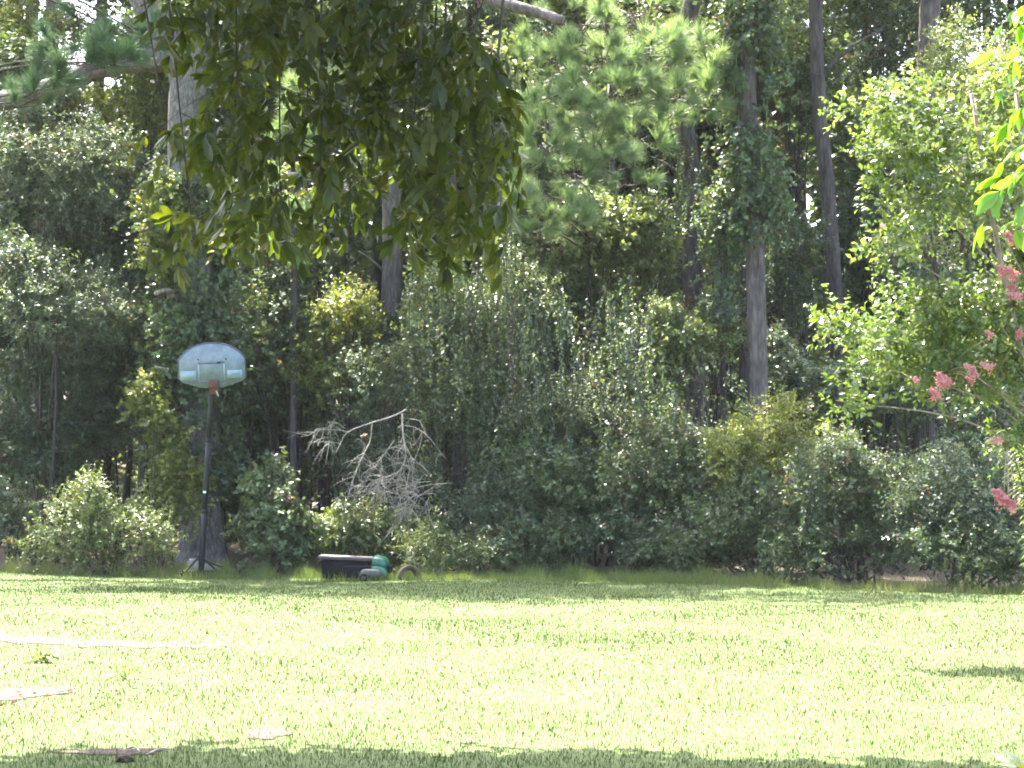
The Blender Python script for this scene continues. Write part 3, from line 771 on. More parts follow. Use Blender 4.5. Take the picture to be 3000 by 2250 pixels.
P_('understorey_tree', 44.0, [(2640, 180, 110, 120, 44, .9), (2560, 60, 100, 80, 45, .9), (2760, 360, 100, 100, 43, .8)], 'green', 'tree of fine leaves crossed by the wide pine trunk', 'tree', g, dens=.9, ll=.075, lw=.045, stems=5, stem_r=.05, foliage='crown', stemname='trunk')

# long hanging strands of vine over the front of the thicket
def drape(label, px0, px1, py0, py1, Y0, Y1, n, mat, g, ln=(.7, 2.4)):
    px = g.uniform(px0, px1, n); py = py0 + (py1 - py0) * g.uniform(0, 1, n) ** 1.4; Yv = g.uniform(Y0, Y1, n)
    c = np.array([list(at(a, b, q)) for a, b, q in zip(px, py, Yv)])
    L = np.minimum(g.uniform(*ln, n), c[:, 2] - .15)
    ok = L > .3; c = c[ok]; L = L[ok]
    d = np.stack([g.normal(0, .16, len(c)), g.normal(-.12, .1, len(c)), -np.ones(len(c))], -1)
    m_ = 44
    V, T = sprays(c, d, L, m_, .072, .042, .15, .7, None, .6, g=g)
    base = c.mean(0)
    root = thing('hanging_vine', (base[0], base[1], float(gz(base[0], base[1]))), label, 'vines')
    cen = V.reshape(-1, 4, 3).mean(1); lx = 1500 + cen[:, 0] / cen[:, 1] * F; ly = HOR - (cen[:, 2] - EYE) / cen[:, 1] * F
    kp = ~np.array([in_hollow(a, b, .9) for a, b in zip(lx, ly)])
    foliage_obj('foliage', V.reshape(-1, 4, 3)[kp].reshape(-1, 3), T[kp], LM[mat], root)
    mb = MB(); d = nrm(d)
    for q in range(len(c)):
        t_ = np.linspace(0, 1, 6)[:, None]
        mb.tube(c[q] + d[q] * t_ * L[q] + np.array([0, 0, -.075]) * t_ ** 2 * L[q], np.linspace(.006, .003, 6), 4, cap=False)
    mb.build('stem', M_twig, root, True, off=root.location)
g = np.random.default_rng(64)
drape('curtain of vines hanging over the thicket just past the dead branch', 1190, 1520, 640, 1250, 34.6, 36.2, 120, 'green', g)
drape('grey green vines trailing down the middle of the thicket', 1480, 1930, 800, 1350, 34.0, 35.8, 120, 'blue', g)
drape('trailing vines below the whitish glossy leaved bush', 1850, 2180, 1050, 1450, 33.2, 35.2, 70, 'green', g, (.5, 1.6))
drape('vine strands over the thicket under the crape myrtle', 2300, 2800, 1280, 1560, 30.8, 32.0, 80, 'blue', g, (.4, 1.2))
drape('dark trailing vines high between the needled boughs and the straight pine', 1900, 2300, 380, 780, 37.0, 40.0, 80, 'green', g, (.6, 2.0))

# saplings filling the wood between the trunks: five kinds, copied
g = np.random.default_rng(65)
kinds = []
for k in range(5):
    V, T, tips = cloud((0, 0, 0), (1.25, .9, 1.15), g, sub=13, clumps=430, m=12, ll=.115, lw=.068, L=.38, droop=.25, subr=.45, lo=.4)
    kinds.append(make_mesh('crown', V, 4, np.arange(len(V)), LM[['green', 'blue', 'olive', 'dark', 'green'][k]], False, T))
LAND = [(600, 1075, 'the backboard'), (1080, 1300, 'the dead branch'), (2220, 900, 'the tall straight pine'), (2020, 600, 'the dark pine trunk'), (2700, 1000, 'the crape myrtle'), (950, 400, 'the hanging leaves'), (1750, 300, 'the needled boughs'), (200, 200, 'the arching limb'), (250, 1450, 'the bright bush'), (1560, 1200, 'the vine mound'), (2420, 400, 'the crooked trunk'), (130, 800, 'the glinting branch'), (2900, 1480, 'the lowest pink flower'), (2000, 1350, 'the olive thicket'), (1000, 1650, 'the mower')]
def sap_label(k, px, py):
    q = min(LAND, key=lambda l: (l[0] - px) ** 2 + (l[1] - py) ** 2)
    dy = py - q[1]
    return '%s sapling in the shade of the woods, %s %s' % (['mid green', 'grey green', 'olive leaved', 'dark glossy', 'soft green'][k], 'higher than' if dy < -90 else ('lower than' if dy > 90 else 'level with'), q[2])
gaps = [(185, 30, 45, 60), (2835, 70, 50, 70)]
made = 0; first = None
while made < 86:
    px = g.uniform(-250, 3250); Y = g.uniform(39.5, 47); py = g.uniform(60, 1420)
    if in_hollow(px, py, 1.5): continue
    if any(abs(px - a) < 190 and abs(py - b) < 190 for a, b, c, d in gaps): continue
    if any(abs(px - a) < w and b0_ < py < b1_ and Y < yy + .5 for a, w, b0_, b1_, yy in [(2410, 110, -99, 950, 40.5), (2020, 110, 350, 1000, 41), (1145, 90, 500, 1050, 39), (2710, 110, -99, 350, 42), (2190, 60, 500, 1200, 36)]): continue
    p = at(px, py, Y)
    root = thing('understorey_sapling', (p.x, Y, 0), sap_label(made % 5, px, py), 'tree', 'saplings in the shade')
    o = link('crown', kinds[made % 5], root); o['kind'] = 'stuff'
    o.location = (0, 0, p.z); o.rotation_euler = (0, 0, g.uniform(0, 6.28)); f = g.uniform(.8, 1.15); o.scale = (f, f, f * g.uniform(.8, 1.2))
    MB().tube(spline([(p.x + g.uniform(-.3, .3), Y, -.1), (p.x + g.uniform(-.1, .1), Y, p.z * .5), (p.x, Y, p.z)], 8), np.linspace(.03, .012, 8), 5).build('trunk', M_twig, root, True, off=root.location)
    made += 1

# the far wood behind it all, one mass
g = np.random.default_rng(70)
Vs, Ts = [], []
for x_ in np.arange(-20, 21, 2.7):  # upper canopy, mostly out of view, added to darken the wood's interior
    for y_ in np.arange(48.5, 67, 3.0):
        xx, yy, zz = x_ + g.uniform(-.8, .8), y_ + g.uniform(-.8, .8), g.uniform(14.0, 17.0)
        if any(abs(xx / yy - w) < .045 for w in (-.2076, .2107)) and zz < 1.6 + .235 * yy + 1.5: continue
        V, T, _ = cloud((xx, yy, zz), (1.9, 1.9, 1.0), g, sub=7, clumps=40, m=8, ll=.40, lw=.25, L=.6, droop=.25)
        Vs.append(V); Ts.append(T)
for x_ in np.arange(-21, 21.5, 2.6):
    for z_ in np.arange(.8, 16.5, 2.3):
        if z_ > 11 and (abs(x_ + 13.7) < 2 or abs(x_ - 13.9) < 2): continue
        V, T, _ = cloud((x_ + g.uniform(-.6, .6), g.uniform(62, 70), z_ + g.uniform(-.5, .5)), (2.2, 1.2, 1.9), g, sub=9, clumps=76, m=8, ll=.58, lw=.36, L=.6, droop=.25)
        Vs.append(V); Ts.append(T)
cells = [(a, b) for a in np.arange(-16.5, 17, 2.2) for b in np.arange(.6, 14.5, 2.1)] + [(a, b) for a in np.arange(-15.5, 16, 4.4) for b in np.arange(1.2, 12.5, 4.2)]
for k, (x_, z_) in enumerate(cells):
    x_ += g.uniform(-.9, .9); z_ += g.uniform(-.8, .8); y_ = g.uniform(48, 60)
    p = at(185, 20, 1.0) - Vector((0, 0, EYE)); q = at(2835, 60, 1.0) - Vector((0, 0, EYE))
    hide = False
    for w in (p, q):
        if abs(x_ / y_ - w.x) < .036 and abs((z_ - EYE) / y_ - w.z) < .032: hide = True
    if hide and z_ > 6: continue
    V, T, _ = cloud((x_, y_, z_), (1.8, 1.4, 1.5), g, sub=9, clumps=62, m=10, ll=.28, lw=.17, L=.5, droop=.25)
    Vs.append(V); Ts.append(T)
V = np.concatenate(Vs); T = np.concatenate(Ts)
V[:, 2] = np.maximum(V[:, 2], .02)
o = link('far_woods', make_mesh('far_woods', V, 4, np.arange(len(V)), LM['green'], False, T))
tag(o, 'dim mass of leaves far back in the woods', None, None, 'stuff')

# ------------------------------------------------------------------ pine boughs
def tuft_mesh(seed, mat, ln=.26, n=210, w=.0075):
    g = np.random.default_rng(seed)
    t = g.uniform(0, .13, n)
    a = g.uniform(0, 2 * np.pi, n)
    sp = g.uniform(.35, 1.15, n) - t * 2.2
    d = np.stack([np.sin(sp) * np.cos(a), np.sin(sp) * np.sin(a), np.cos(sp)], -1)
    p = np.stack([0 * t, 0 * t, t], -1)
    L = ln * g.uniform(.7, 1.15, n)
    s = nrm(np.cross(d, g.normal(0, 1, (n, 3)))) * w * .5
    tip = p + d * L[:, None]; tip[:, 2] -= .02
    V = np.stack([p - s, p + s, tip], 1).reshape(-1, 3)
    idx = np.arange(3 * n); T = np.clip(g.normal(.3, .2, n), 0, 1)
    return make_mesh('needle_tuft', V, 3, idx, mat, False, T)
TUFT = [tuft_mesh(k, LM['needle']) for k in range(4)]
TUFTD = [tuft_mesh(k + 10, LM['needle_dull']) for k in range(3)]

def pine(label, base, stem_pts, clusters, meshes, seed, scale=1.0):
    g = np.random.default_rng(seed)
    root = thing('young_pine', base, label, 'pine tree')
    S = spline(stem_pts, 16)
    MB().tube(S, np.linspace(.075, .035, 16), 9, rough=.04, seed=seed).build('trunk', M_pine_dark, root, True, off=root.location)
    for (px, py, hw, hh, Y, hd, n) in clusters:
        c = np.array(at(px, py, Y)); s = Y / F
        k = np.argmin(np.linalg.norm(S - (c + [0, 0, -.5]), axis=1))
        a = S[k]
        mb = MB()
        mid = (a + c) / 2 + np.array([0, 0, .12])
        mb.tube(spline([a, mid, c], 8), np.linspace(.028, .012, 8), 6)
        for i in range(n):
            p = c + g.uniform(-1, 1, 3) * np.array([hw * s, hd, hh * s])
            st = mid * .35 + c * .65 + g.normal(0, .08, 3)
            mb.tube(spline([st, (st + p) / 2 + [0, 0, -.04], p], 4), np.linspace(.010, .006, 4), 4, cap=False)
            d = Vector(p - c).normalized() * .8 + Vector((g.normal(0, .35), g.normal(-.25, .3), .75 + g.normal(0, .3)))
            o = link('needle_tuft', meshes[i % len(meshes)], root)
            q = d.to_track_quat('Z', 'Y')
            o.rotation_mode = 'QUATERNION'; o.rotation_quaternion = q
            o.location = Vector(p) - root.location
            f = scale * g.uniform(1.0, 1.45); o.scale = (f, f, f)
        mb.build('bough', M_twig, root, True, off=root.location)
    return root
bx = at(1800, 600, 38.9)
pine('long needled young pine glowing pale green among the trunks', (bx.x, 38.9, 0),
     [(bx.x + .1, 38.9, -.1), (bx.x, 38.9, 3), at(1795, 600, 38.9), at(1790, 300, 38.6), at(1770, -60, 37.6)],
     [(1690, 110, 110, 80, 35.6, .5, 16), (1860, 60, 100, 90, 35.4, .5, 18), (1610, 190, 90, 70, 35.4, .4, 12), (1760, 200, 120, 70, 35.2, .5, 18),
      (1900, 190, 90, 70, 35.3, .4, 14), (2040, 150, 70, 60, 35.6, .4, 12), (2110, 200, 50, 50, 35.8, .3, 8), (1640, 290, 100, 60, 35.0, .5, 16),
      (1780, 310, 110, 60, 34.9, .5, 18), (1950, 290, 70, 60, 35.4, .4, 10), (2060, 300, 50, 50, 35.6, .3, 8), (1600, 400, 80, 60, 35.0, .4, 12),
      (1740, 430, 90, 60, 35.2, .4, 14), (1880, 390, 80, 50, 35.4, .4, 10), (1660, 500, 80, 50, 35.2, .4, 10), (1820, 500, 80, 50, 35.3, .4, 10),
      (1535, 560, 40, 60, 34.8, .3, 9), (1620, 610, 90, 50, 35.0, .4, 12), (1560, 650, 50, 40, 35.0, .3, 6)], TUFT, 81)
bx = at(300, 600, 34.0)
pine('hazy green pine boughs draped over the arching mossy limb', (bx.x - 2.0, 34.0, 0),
     [(bx.x - 2.6, 34.4, -.1), (bx.x - 2.5, 34.4, 4), at(-170, 300, 34.4), at(-120, 60, 34.4), at(0, -150, 34.4)],
     [(290, 60, 90, 70, 34.2, .4, 11), (220, 170, 90, 60, 34.0, .4, 12), (340, 180, 80, 50, 34.0, .4, 10), (130, 260, 80, 50, 33.8, .4, 10), (60, 300, 60, 40, 33.8, .3, 6), (430, 110, 60, 50, 34.2, .3, 6)], TUFTD, 82, 1.05)
bx = at(860, 500, 38)
pine('soft green pine top showing through the hanging leaves', (bx.x, 38, 0),
     [(bx.x, 38, -.1), (bx.x, 38, 3), at(860, 600, 38), at(850, 200, 38)],
     [(900, 280, 80, 60, 37.6, .4, 10), (850, 420, 80, 60, 37.6, .4, 10), (820, 560, 70, 70, 37.5, .4, 9), (840, 700, 60, 60, 37.5, .4, 7)], TUFT, 83)

# ------------------------------------------------------------------ dead branch
db = thing('dead_branch', tuple(at(1180, 1205, 34.2)), 'bleached bare branch hanging broken among the shrubs', 'branch')
def dbr(name, pts, r0, r1, n=14):
    P = spline([at(px, py, Y) for px, py, Y in pts], n)
    MB().tube(P, np.linspace(r0 * .62, r1 * .66, n), 6, rough=.05, seed=int(pts[0][0])).build(name, M_dead, db, True, off=db.location)
    return P
mains = [
    dbr('limb', [(1190, 1200, 34.4), (1150, 1220, 34.2), (1090, 1238, 34.0), (1020, 1265, 33.9), (1000, 1295, 33.9), (985, 1325, 33.8)], .026, .012),
    dbr('limb', [(1178, 1212, 34.3), (1181, 1270, 34.2), (1188, 1320, 34.1), (1186, 1350, 34.1), (1170, 1380, 34.0), (1150, 1402, 34.0)], .026, .012),
    dbr('limb', [(1090, 1240, 34.0), (1085, 1290, 34.0), (1066, 1330, 33.9), (1045, 1378, 33.9), (1030, 1420, 33.9), (1014, 1478, 33.9)], .014, .010),
    dbr('limb', [(1020, 1264, 33.9), (985, 1260, 33.8), (950, 1258, 33.8), (915, 1266, 33.7)], .012, .006),
    dbr('limb', [(1012, 1256, 33.9), (980, 1236, 33.8), (968, 1250, 33.8), (930, 1256, 33.7)], .010, .005),
    dbr('limb', [(998, 1300, 33.9), (960, 1294, 33.8), (900, 1297, 33.7)], .010, .005),
    dbr('limb', [(1155, 1290, 34.1), (1130, 1325, 34.0), (1105, 1360, 34.0), (1085, 1380, 33.9)], .010, .006),
    dbr('limb', [(1170, 1380, 34.0), (1130, 1400, 33.9), (1080, 1425, 33.9), (1045, 1422, 33.9)], .012, .006),
    dbr('limb', [(1160, 1388, 34.0), (1190, 1415, 34.0), (1215, 1445, 34.0), (1250, 1472, 34.0)], .012, .005),
    dbr('limb', [(1172, 1246, 34.2), (1215, 1252, 34.1), (1255, 1280, 34.0), (1290, 1325, 34.0), (1310, 1345, 34)], .010, .005),
    dbr('limb', [(1195, 1440, 34.0), (1190, 1475, 34.0), (1170, 1510, 34.0)], .010, .007),
    dbr('limb', [(1120, 1365, 34.0), (1112, 1410, 33.9), (1095, 1440, 33.9)], .011, .007),
    dbr('limb', [(1186, 1300, 34.1), (1205, 1345, 34.0), (1208, 1400, 34.0)], .009, .006),
]
gd = random.Random(4)
mb = MB()
for k in range(230):
    P = mains[gd.choices(range(len(mains)), [.5, 4, 3, .7, .9, .4, 3, 4, 4, 1.0, 3, 3, 2])[0]]
    s = P[gd.randrange(3, len(P))]
    d = np.array([gd.gauss(-.1, .5), gd.gauss(0, .25), gd.gauss(-.45, .45)]); d = d / np.linalg.norm(d) * gd.uniform(.12, .5)
    bend = np.array([gd.gauss(0, .05), 0, gd.gauss(.03, .04)])
    mb.tube(spline([s, s + d * .5 + bend, s + d], 5), np.linspace(.005, .002, 5), 4, cap=False)
    if gd.random() < .5:
        e = s + d * .6 + bend * .8; d2 = d * .5 + np.array([gd.gauss(0, .12), 0, gd.gauss(0, .12)])
        mb.tube(spline([e, e + d2], 3), np.linspace(.004, .002, 3), 4, cap=False)
tag(mb.build('twig', M_dead, db, False, off=db.location), kind='stuff')

# ------------------------------------------------------------------ basketball hoop
M_board = simple('weathered_backboard', (.130, .165, .182), .6, var=.28, scale=6, spec=.3)
M_board_line = simple('faded_board_paint', (.085, .10, .115), .6, var=.3, scale=14)
M_board_pale = simple('pale_board_label', (.18, .245, .265), .5, var=.1, scale=10)
M_board_edge = simple('board_moulding', (.030, .035, .055), .4, var=.2)
M_pole = simple('black_painted_steel', (.009, .010, .010), .55, .0, var=.3, scale=20, spec=.3)
M_rust = simple('rusty_orange_steel', (.085, .028, .017), .75, var=.5, scale=24, bump=.4)
M_white = simple('white_sticker', (.7, .7, .68), .5, var=.1)
M_conc = simple('weathered_concrete', (.34, .33, .31), .9, var=.25, scale=14, bump=.5)
hb = gnd(588, 1682); HY = hb.y
hoop = thing('basketball_hoop', tuple(hb), 'portable basketball hoop with a fan shaped backboard and missing rim', 'basketball hoop')
s = HY / F
top = at(622, 1100, HY + .12)
mid = at(603, 1395, HY + .06)
def seg(name, a, b, r, sides=14):
    return MB().tube(spline([a, b], 4), [r] * 4, sides).build(name, M_pole, hoop, True, off=hoop.location)
b0 = hb + Vector((0, 0, -.03))
j1 = b0.lerp(top, .33); j2 = b0.lerp(top, .68)
seg('pole', b0, j1, .050); seg('pole', j1 - (top - b0) * .01, j2, .044); seg('pole', j2 - (top - b0) * .01, top + (top - b0) * .12, .040)
for q, r in ((j1, .054), (j2, .048)):
    seg('collar', q - (top - b0).normalized() * .03, q + (top - b0).normalized() * .03, r)
st = b0.lerp(top, .425)
MB().box(st + Vector((-.012, -.040, 0)), (.05, .02, .035), None, .004).build('sticker', M_white, hoop, False, off=hoop.location)
for (ex, ey, ez, bx_, bz) in [(-.30, -.10, .0, -.02, .36), (.36, -.06, .02, .03, .33), (.62, .25, .02, .03, .30)]:
    a = b0 + Vector((bx_, 0, bz)); e = hb + Vector((ex, ey, ez))
    MB().tube(spline([a, e], 4), [.018] * 4, 8).build('leg_strut', M_pole, hoop, True, off=hoop.location)
MB().box(hb + Vector((.12, .12, .05)), (1.0, .3, .1), None, .03).build('base', M_pole, hoop, False, off=hoop.location)
# backboard: fan outline in board coordinates (metres), built at its own tilt
W = 1.115; H = .735
bc = at(621, 1075, HY - .05)
roll = R(-1.6); yaw = R(-10); pitch = R(2)
BM = Matrix.Rotation(yaw, 4, 'Z') @ Matrix.Rotation(pitch, 4, 'X') @ Matrix.Rotation(-roll * -1, 4, 'Y')
BM = Matrix.Translation(bc) @ BM
out = [(-.555, -.175), (-.545, .06)]
for a in np.linspace(155, 25, 19):
    out.append((.60 * math.cos(R(a)), -.075 + .445 * math.sin(R(a))))
out += [(.545, .06), (.555, -.175)]
for u, v in [(.50, -.235), (.33, -.29), (.16, -.335), (0, -.345), (-.16, -.335), (-.33, -.29), (-.50, -.235)]:
    out.append((u, v))
def prism(name, outline, y0, y1, mat, inset=1.0, parent=hoop):
    n = len(outline); V = []
    for yy in (y0, y1):
        V += [list(BM @ Vector((u * inset, yy, v * inset))) for u, v in outline]
    faces = [tuple(range(n))[::-1], tuple(range(n, 2 * n))] + [(k, (k + 1) % n, n + (k + 1) % n, n + k) for k in range(n)]
    return MB().add(V, faces).build(name, mat, parent, False, off=hoop.location if parent is hoop else None)
board = prism('backboard', out, -.004, .006, M_board)
prism('board_rim', [(u - .014, v + .018) for u, v in out], .008, .075, M_board_edge, 1.03)
def strip(name, x0, x1, z0, z1, mat, d=.003):
    V = [list(BM @ Vector(p)) for p in [(x0, -.004 - d, z0), (x1, -.004 - d, z0), (x1, -.004 - d, z1), (x0, -.004 - d, z1), (x0, -.0035, z0), (x1, -.0035, z0), (x1, -.0035, z1), (x0, -.0035, z1)]]
    fs = [(0, 1, 2, 3), (7, 6, 5, 4), (0, 4, 5, 1), (1, 5, 6, 2), (2, 6, 7, 3), (3, 7, 4, 0)]
    return MB().add(V, fs).build(name, mat, hoop, False, off=hoop.location)
strip('square_line', -.235, .215, .050, .085, M_board_line); strip('square_line', -.235, .215, -.245, -.215, M_board_line)
strip('square_line', -.235, -.212, -.212, .047, M_board_pale); strip('square_line', .190, .215, -.212, .047, M_board_pale)
strip('board_label', -.53, -.27, -.20, -.05, M_board_pale); strip('board_label', .25, .50, -.19, -.06, M_board_pale)
strip('board_mark', .32, .46, -.135, -.105, simple('faded_lettering', (.12, .20, .22), .6), .0045)
strip('board_mark', .085, .15, .052, .083, M_pole, .0045)
for u, v in [(-.225, .125), (.240, .118)]:
    MB().tube([BM @ Vector((u, -.012, v)), BM @ Vector((u, -.003, v))], [.013, .013], 8).build('bolt', M_pole, hoop, True, off=hoop.location)
# rusty rim bracket left hanging under the board
BR = MB()
Rb = BM.to_3x3()
BR.box(BM @ Vector((.03, -.03, -.27)), (.17, .03, .11), Rb, .006)
BR.box(BM @ Vector((.035, -.075, -.325)), (.16, .12, .018), Rb, .004)
BR.build('rim_bracket', M_rust, hoop, False, off=hoop.location)
MB().box(BM @ Vector((.045, -.06, -.385)), (.15, .02, .12), Rb @ Matrix.Rotation(R(14), 3, 'X'), .004).build('bent_flap', M_rust, hoop, False, off=hoop.location)
MB().box(BM @ Vector((.10, -.08, -.43)), (.02, .02, .10), Rb @ Matrix.Rotation(R(-20), 3, 'Y'), .004).build('net_hook', M_conc, hoop, False, off=hoop.location)
for dz in (-.05, .22):
    a = BM @ Vector((0, .03, dz)); 
    tp = b0.lerp(top, 1.0 + (.06 if dz > 0 else -.02))
    MB().tube([a + Vector((-.05, 0, 0)), tp + Vector((-.03, .02, 0))], [.014, .014], 7).build('support_arm', M_pole, hoop, True, off=hoop.location)
    MB().tube([a + Vector((.05, 0, 0)), tp + Vector((.03, .02, 0))], [.014, .014], 7).build('support_arm', M_pole, hoop, True, off=hoop.location)

def stone(c, d, rz, label, seed):
    import bmesh
    bm = bmesh.new(); bmesh.ops.create_cube(bm, size=1.0)
    bmesh.ops.bevel(bm, geom=list(bm.edges), offset=.12, segments=2, affect='EDGES')
    bmesh.ops.subdivide_edges(bm, edges=list(bm.edges), cuts=1, use_grid_fill=True)
    g = random.Random(seed)
    for v in bm.verts:
        v.co = Vector((v.co.x * d[0], v.co.y * d[1], v.co.z * d[2])) + Vector((g.gauss(0, .008), g.gauss(0, .008), g.gauss(0, .008)))
    me = bpy.data.meshes.new('concrete_block'); bm.to_mesh(me); bm.free(); me.materials.append(M_conc)
    o = link('concrete_block', me); o.location = c; o.rotation_euler = (R(g.uniform(-6, 6)), R(g.uniform(-6, 6)), rz)
    return tag(o, label, 'block', 'blocks weighing down the hoop base')
stone(hb + Vector((-.17, .32, .13)), (.16, .2, .28), .3, 'upright pale concrete block leaning behind the hoop pole', 1)
stone(hb + Vector((.10, .36, .09)), (.34, .22, .2), -.1, 'flat wide concrete block behind the hoop pole', 2)

# ------------------------------------------------------------------ mower and tyre
M_mgreen = simple('mower_green_paint', (.012, .085, .048), .32, var=.2, scale=12)
M_mdeck = simple('dusty_deck', (.045, .045, .040), .6, var=.35, scale=16)
M_mblack = simple('black_plastic', (.008, .008, .010), .8, var=.4, spec=.12)
M_lid = simple('faded_lid', (.060, .050, .048), .7, var=.25)
M_tyre = simple('dry_rubber', (.060, .046, .034), .9, var=.3, scale=20, bump=.3)
mo = gnd(1035, 1698); Ym = mo.y
mow = thing('lawn_mower', tuple(mo), 'old green riding mower with a black bagger parked in the grass', 'mower')
sm = Ym / F
def px_(dx): return dx * sm
def mbox(name, x0, x1, y0, y1, dy, dd, mat, bev=.02, rot=None):
    c = mo + Vector((px_((x0 + x1) / 2 - 1035), dy, px_(1698 - (y0 + y1) / 2)))
    return MB().box(c, (px_(x1 - x0), dd, px_(y1 - y0)), rot, bev).build(name, mat, mow, False, off=mow.location)
mbox('bagger', 945, 1088, 1640, 1692, .05, .55, M_mblack, .02)
mbox('bagger_lid', 935, 1092, 1629, 1639, .05, .62, M_lid, .014, Matrix.Rotation(R(2.5), 3, 'Y'))
mbox('chute', 1010, 1090, 1655, 1690, -.28, .12, M_mblack, .02)
# rounded hood, lofted along depth
def loft(name, x0, x1, zb, zt, y0, y1, mat, slope=.5):
    rings = []
    for f, sc2, dz in [(0, .80, .0), (.12, .95, .0), (.5, 1.0, 0), (.9, 1.0, .0), (1, .96, 0)]:
        ring = []
        cx = (x0 + x1) / 2; hw = (x1 - x0) / 2 * sc2
        for k in range(14):
            a = math.pi * k / 13
            u = -math.copysign(abs(math.cos(a)) ** .45, math.cos(a)); v = max(0.0, math.sin(a)) ** .45
            zz = zb + (zt - zb) * v * sc2 * (1 - slope * max(0, u) * .55)
            ring.append(mo + Vector((px_(cx + u * hw - 1035), y0 + (y1 - y0) * f, px_(1698 - zz))))
        rings.append(ring)
    n = 14; V = [list(p) for r in rings for p in r]
    fs = [(i * n + k, i * n + k + 1, (i + 1) * n + k + 1, (i + 1) * n + k) for i in range(len(rings) - 1) for k in range(n - 1)]
    fs += [tuple(range(n))[::-1], tuple((len(rings) - 1) * n + k for k in range(n))]
    fs += [((i + 1) * n, (i + 1) * n + n - 1, i * n + n - 1, i * n) for i in range(len(rings) - 1)]
    return MB().add(V, fs).build(name, mat, mow, True, off=mow.location)
loft('hood', 1088, 1138, 1664, 1627, -.25, .35, M_mgreen)
loft('fender', 1080, 1140, 1692, 1652, -.32, .30, M_mgreen, .3)
loft('deck', 1058, 1124, 1690, 1662, -.45, .10, M_mdeck, .2)
mbox('headlight', 1133, 1152, 1655, 1676, -.1, .2, M_mblack, .02)
for (cx, r, dy) in [(1072, 12, -.46), (1118, 14, .3), (960, 15, .25)]:
    c = mo + Vector((px_(cx - 1035), dy, px_(r) - .01))
    wh = MB()
    prof = [(.55, -.06), (.9, -.065), (1, -.03), (1, .03), (.9, .065), (.55, .06)]
    n = 18; V = []
    for k in range(n):
        a = 2 * math.pi * k / n
        V += [list(c + Vector((math.cos(a) * px_(r) * p, q, math.sin(a) * px_(r) * p))) for p, q in prof]
    fs = [(k * 6 + j, k * 6 + (j + 1) % 6, ((k + 1) % n) * 6 + (j + 1) % 6, ((k + 1) % n) * 6 + j) for k in range(n) for j in range(6)]
    w_ = wh.add(V, fs).build('wheel', M_mblack, mow, True, off=mow.location)
    MB().tube([c + Vector((0, -.055, 0)), c + Vector((0, .055, 0))], [px_(r) * .56] * 2, 14).build('rim', M_lid, w_, True, off=mow.location)
# half sunk tyre
tc_ = gnd(1198, 1700)
V = []; n = 30; r0 = 32 * tc_.y / F
prof = [(.60, -.075), (.82, -.095), (.97, -.085), (1.0, -.04), (1.0, .04), (.97, .085), (.82, .095), (.60, .075), (.66, .05), (.80, .06), (.80, -.06), (.66, -.05)]
for k in range(n):
    a = 2 * math.pi * k / n
    for j, (p, q) in enumerate(prof):
        rr = r0 * p * (1 + (.012 if (k % 2 and 2 <= j <= 5) else 0))
        V.append([tc_.x + math.cos(a) * rr, tc_.y + q, tc_.z + .05 + math.sin(a) * rr])
m_ = len(prof)
fs = [(k * m_ + j, k * m_ + (j + 1) % m_, ((k + 1) % n) * m_ + (j + 1) % m_, ((k + 1) % n) * m_ + j) for k in range(n) for j in range(m_)]
ty = MB().add(V, fs).build('tyre', M_tyre, None, False, off=tc_)
ty.location = tc_; ty.rotation_euler = (R(-8), 0, R(18))
tag(ty, 'old grey brown tyre half sunk in the grass past the mower', 'tyre')

# ------------------------------------------------------------------ hanging hickory leaves
def leaflet(base, d, nrm_, L, W_, curl, g):
    """folded, curved leaflet: 4 stations x 3 points"""
    d = nrm(np.asarray(d, float)); s = nrm(np.cross(d, nrm_)); u = np.cross(s, d)
    V = []
    for t_, w in [(0, .05), (.28, .80), (.58, 1.0), (.84, .55), (1, .02)]:
        c = np.asarray(base) + d * L * t_ - u * curl * L * t_ * t_
        c[2] -= .10 * L * t_ * t_
        V += [c - s * W_ * .5 * w + u * W_ * .12 * w, c, c + s * W_ * .5 * w + u * W_ * .12 * w]
    fs = []
    for k in range(4):
        b = k * 3
        fs += [(b, b + 1, b + 4, b + 3), (b + 1, b + 2, b + 5, b + 4)]
    return V, fs
def compound(seed, mat, n_pairs=3, L=.145, W_=.056, rach=.22, droop=1.0):
    g = np.random.default_rng(seed)
    V, idx, nn, T = [], [], [], []
    def put(v, f, t_):
        b = len(V)
        V.extend([list(q) for q in v])
        for q in f:
            idx.extend([k + b for k in q]); nn.append(len(q)); T.append(t_)
    pts = [np.array([rach * u, 0, .02 * math.sin(u * 3) - .5 * rach * u * u * droop]) for u in np.linspace(0, 1, 7)]
    for a, b in zip(pts[:-1], pts[1:]):
        w = np.array([0, .0022, 0]); h = np.array([0, 0, .0022])
        put([a - w, a + h, a + w, b - w, b + h, b + w], [(0, 1, 4, 3), (1, 2, 5, 4), (2, 0, 3, 5)], .5)
    for k in range(n_pairs):
        p = pts[2 + int(k * 4 / max(1, n_pairs - 1))] if n_pairs > 1 else pts[3]
        for sgn in (-1, 1):
            d = np.array([.55, sgn * g.uniform(.4, .8), -droop * g.uniform(.8, 1.5)])
            v, f = leaflet(p, d, np.array([.3, sgn * -.6, .8]) + g.normal(0, .25, 3), L * (.75 + .13 * k) * g.uniform(.85, 1.1), W_ * (.8 + .1 * k), g.uniform(.0, .18), g)
            put(v, f, np.clip(g.normal(.22, .15), 0, .5))
    v, f = leaflet(pts[-1], np.array([.8, g.normal(0, .15), -droop * 1.1]), np.array([.6, 0, .8]), L * 1.15, W_ * 1.15, .1, g)
    put(v, f, .25)
    return make_mesh('leaf', np.array(V), nn, idx, mat, True, T)
HL = [compound(200 + k, LM['hick']) for k in range(7)]
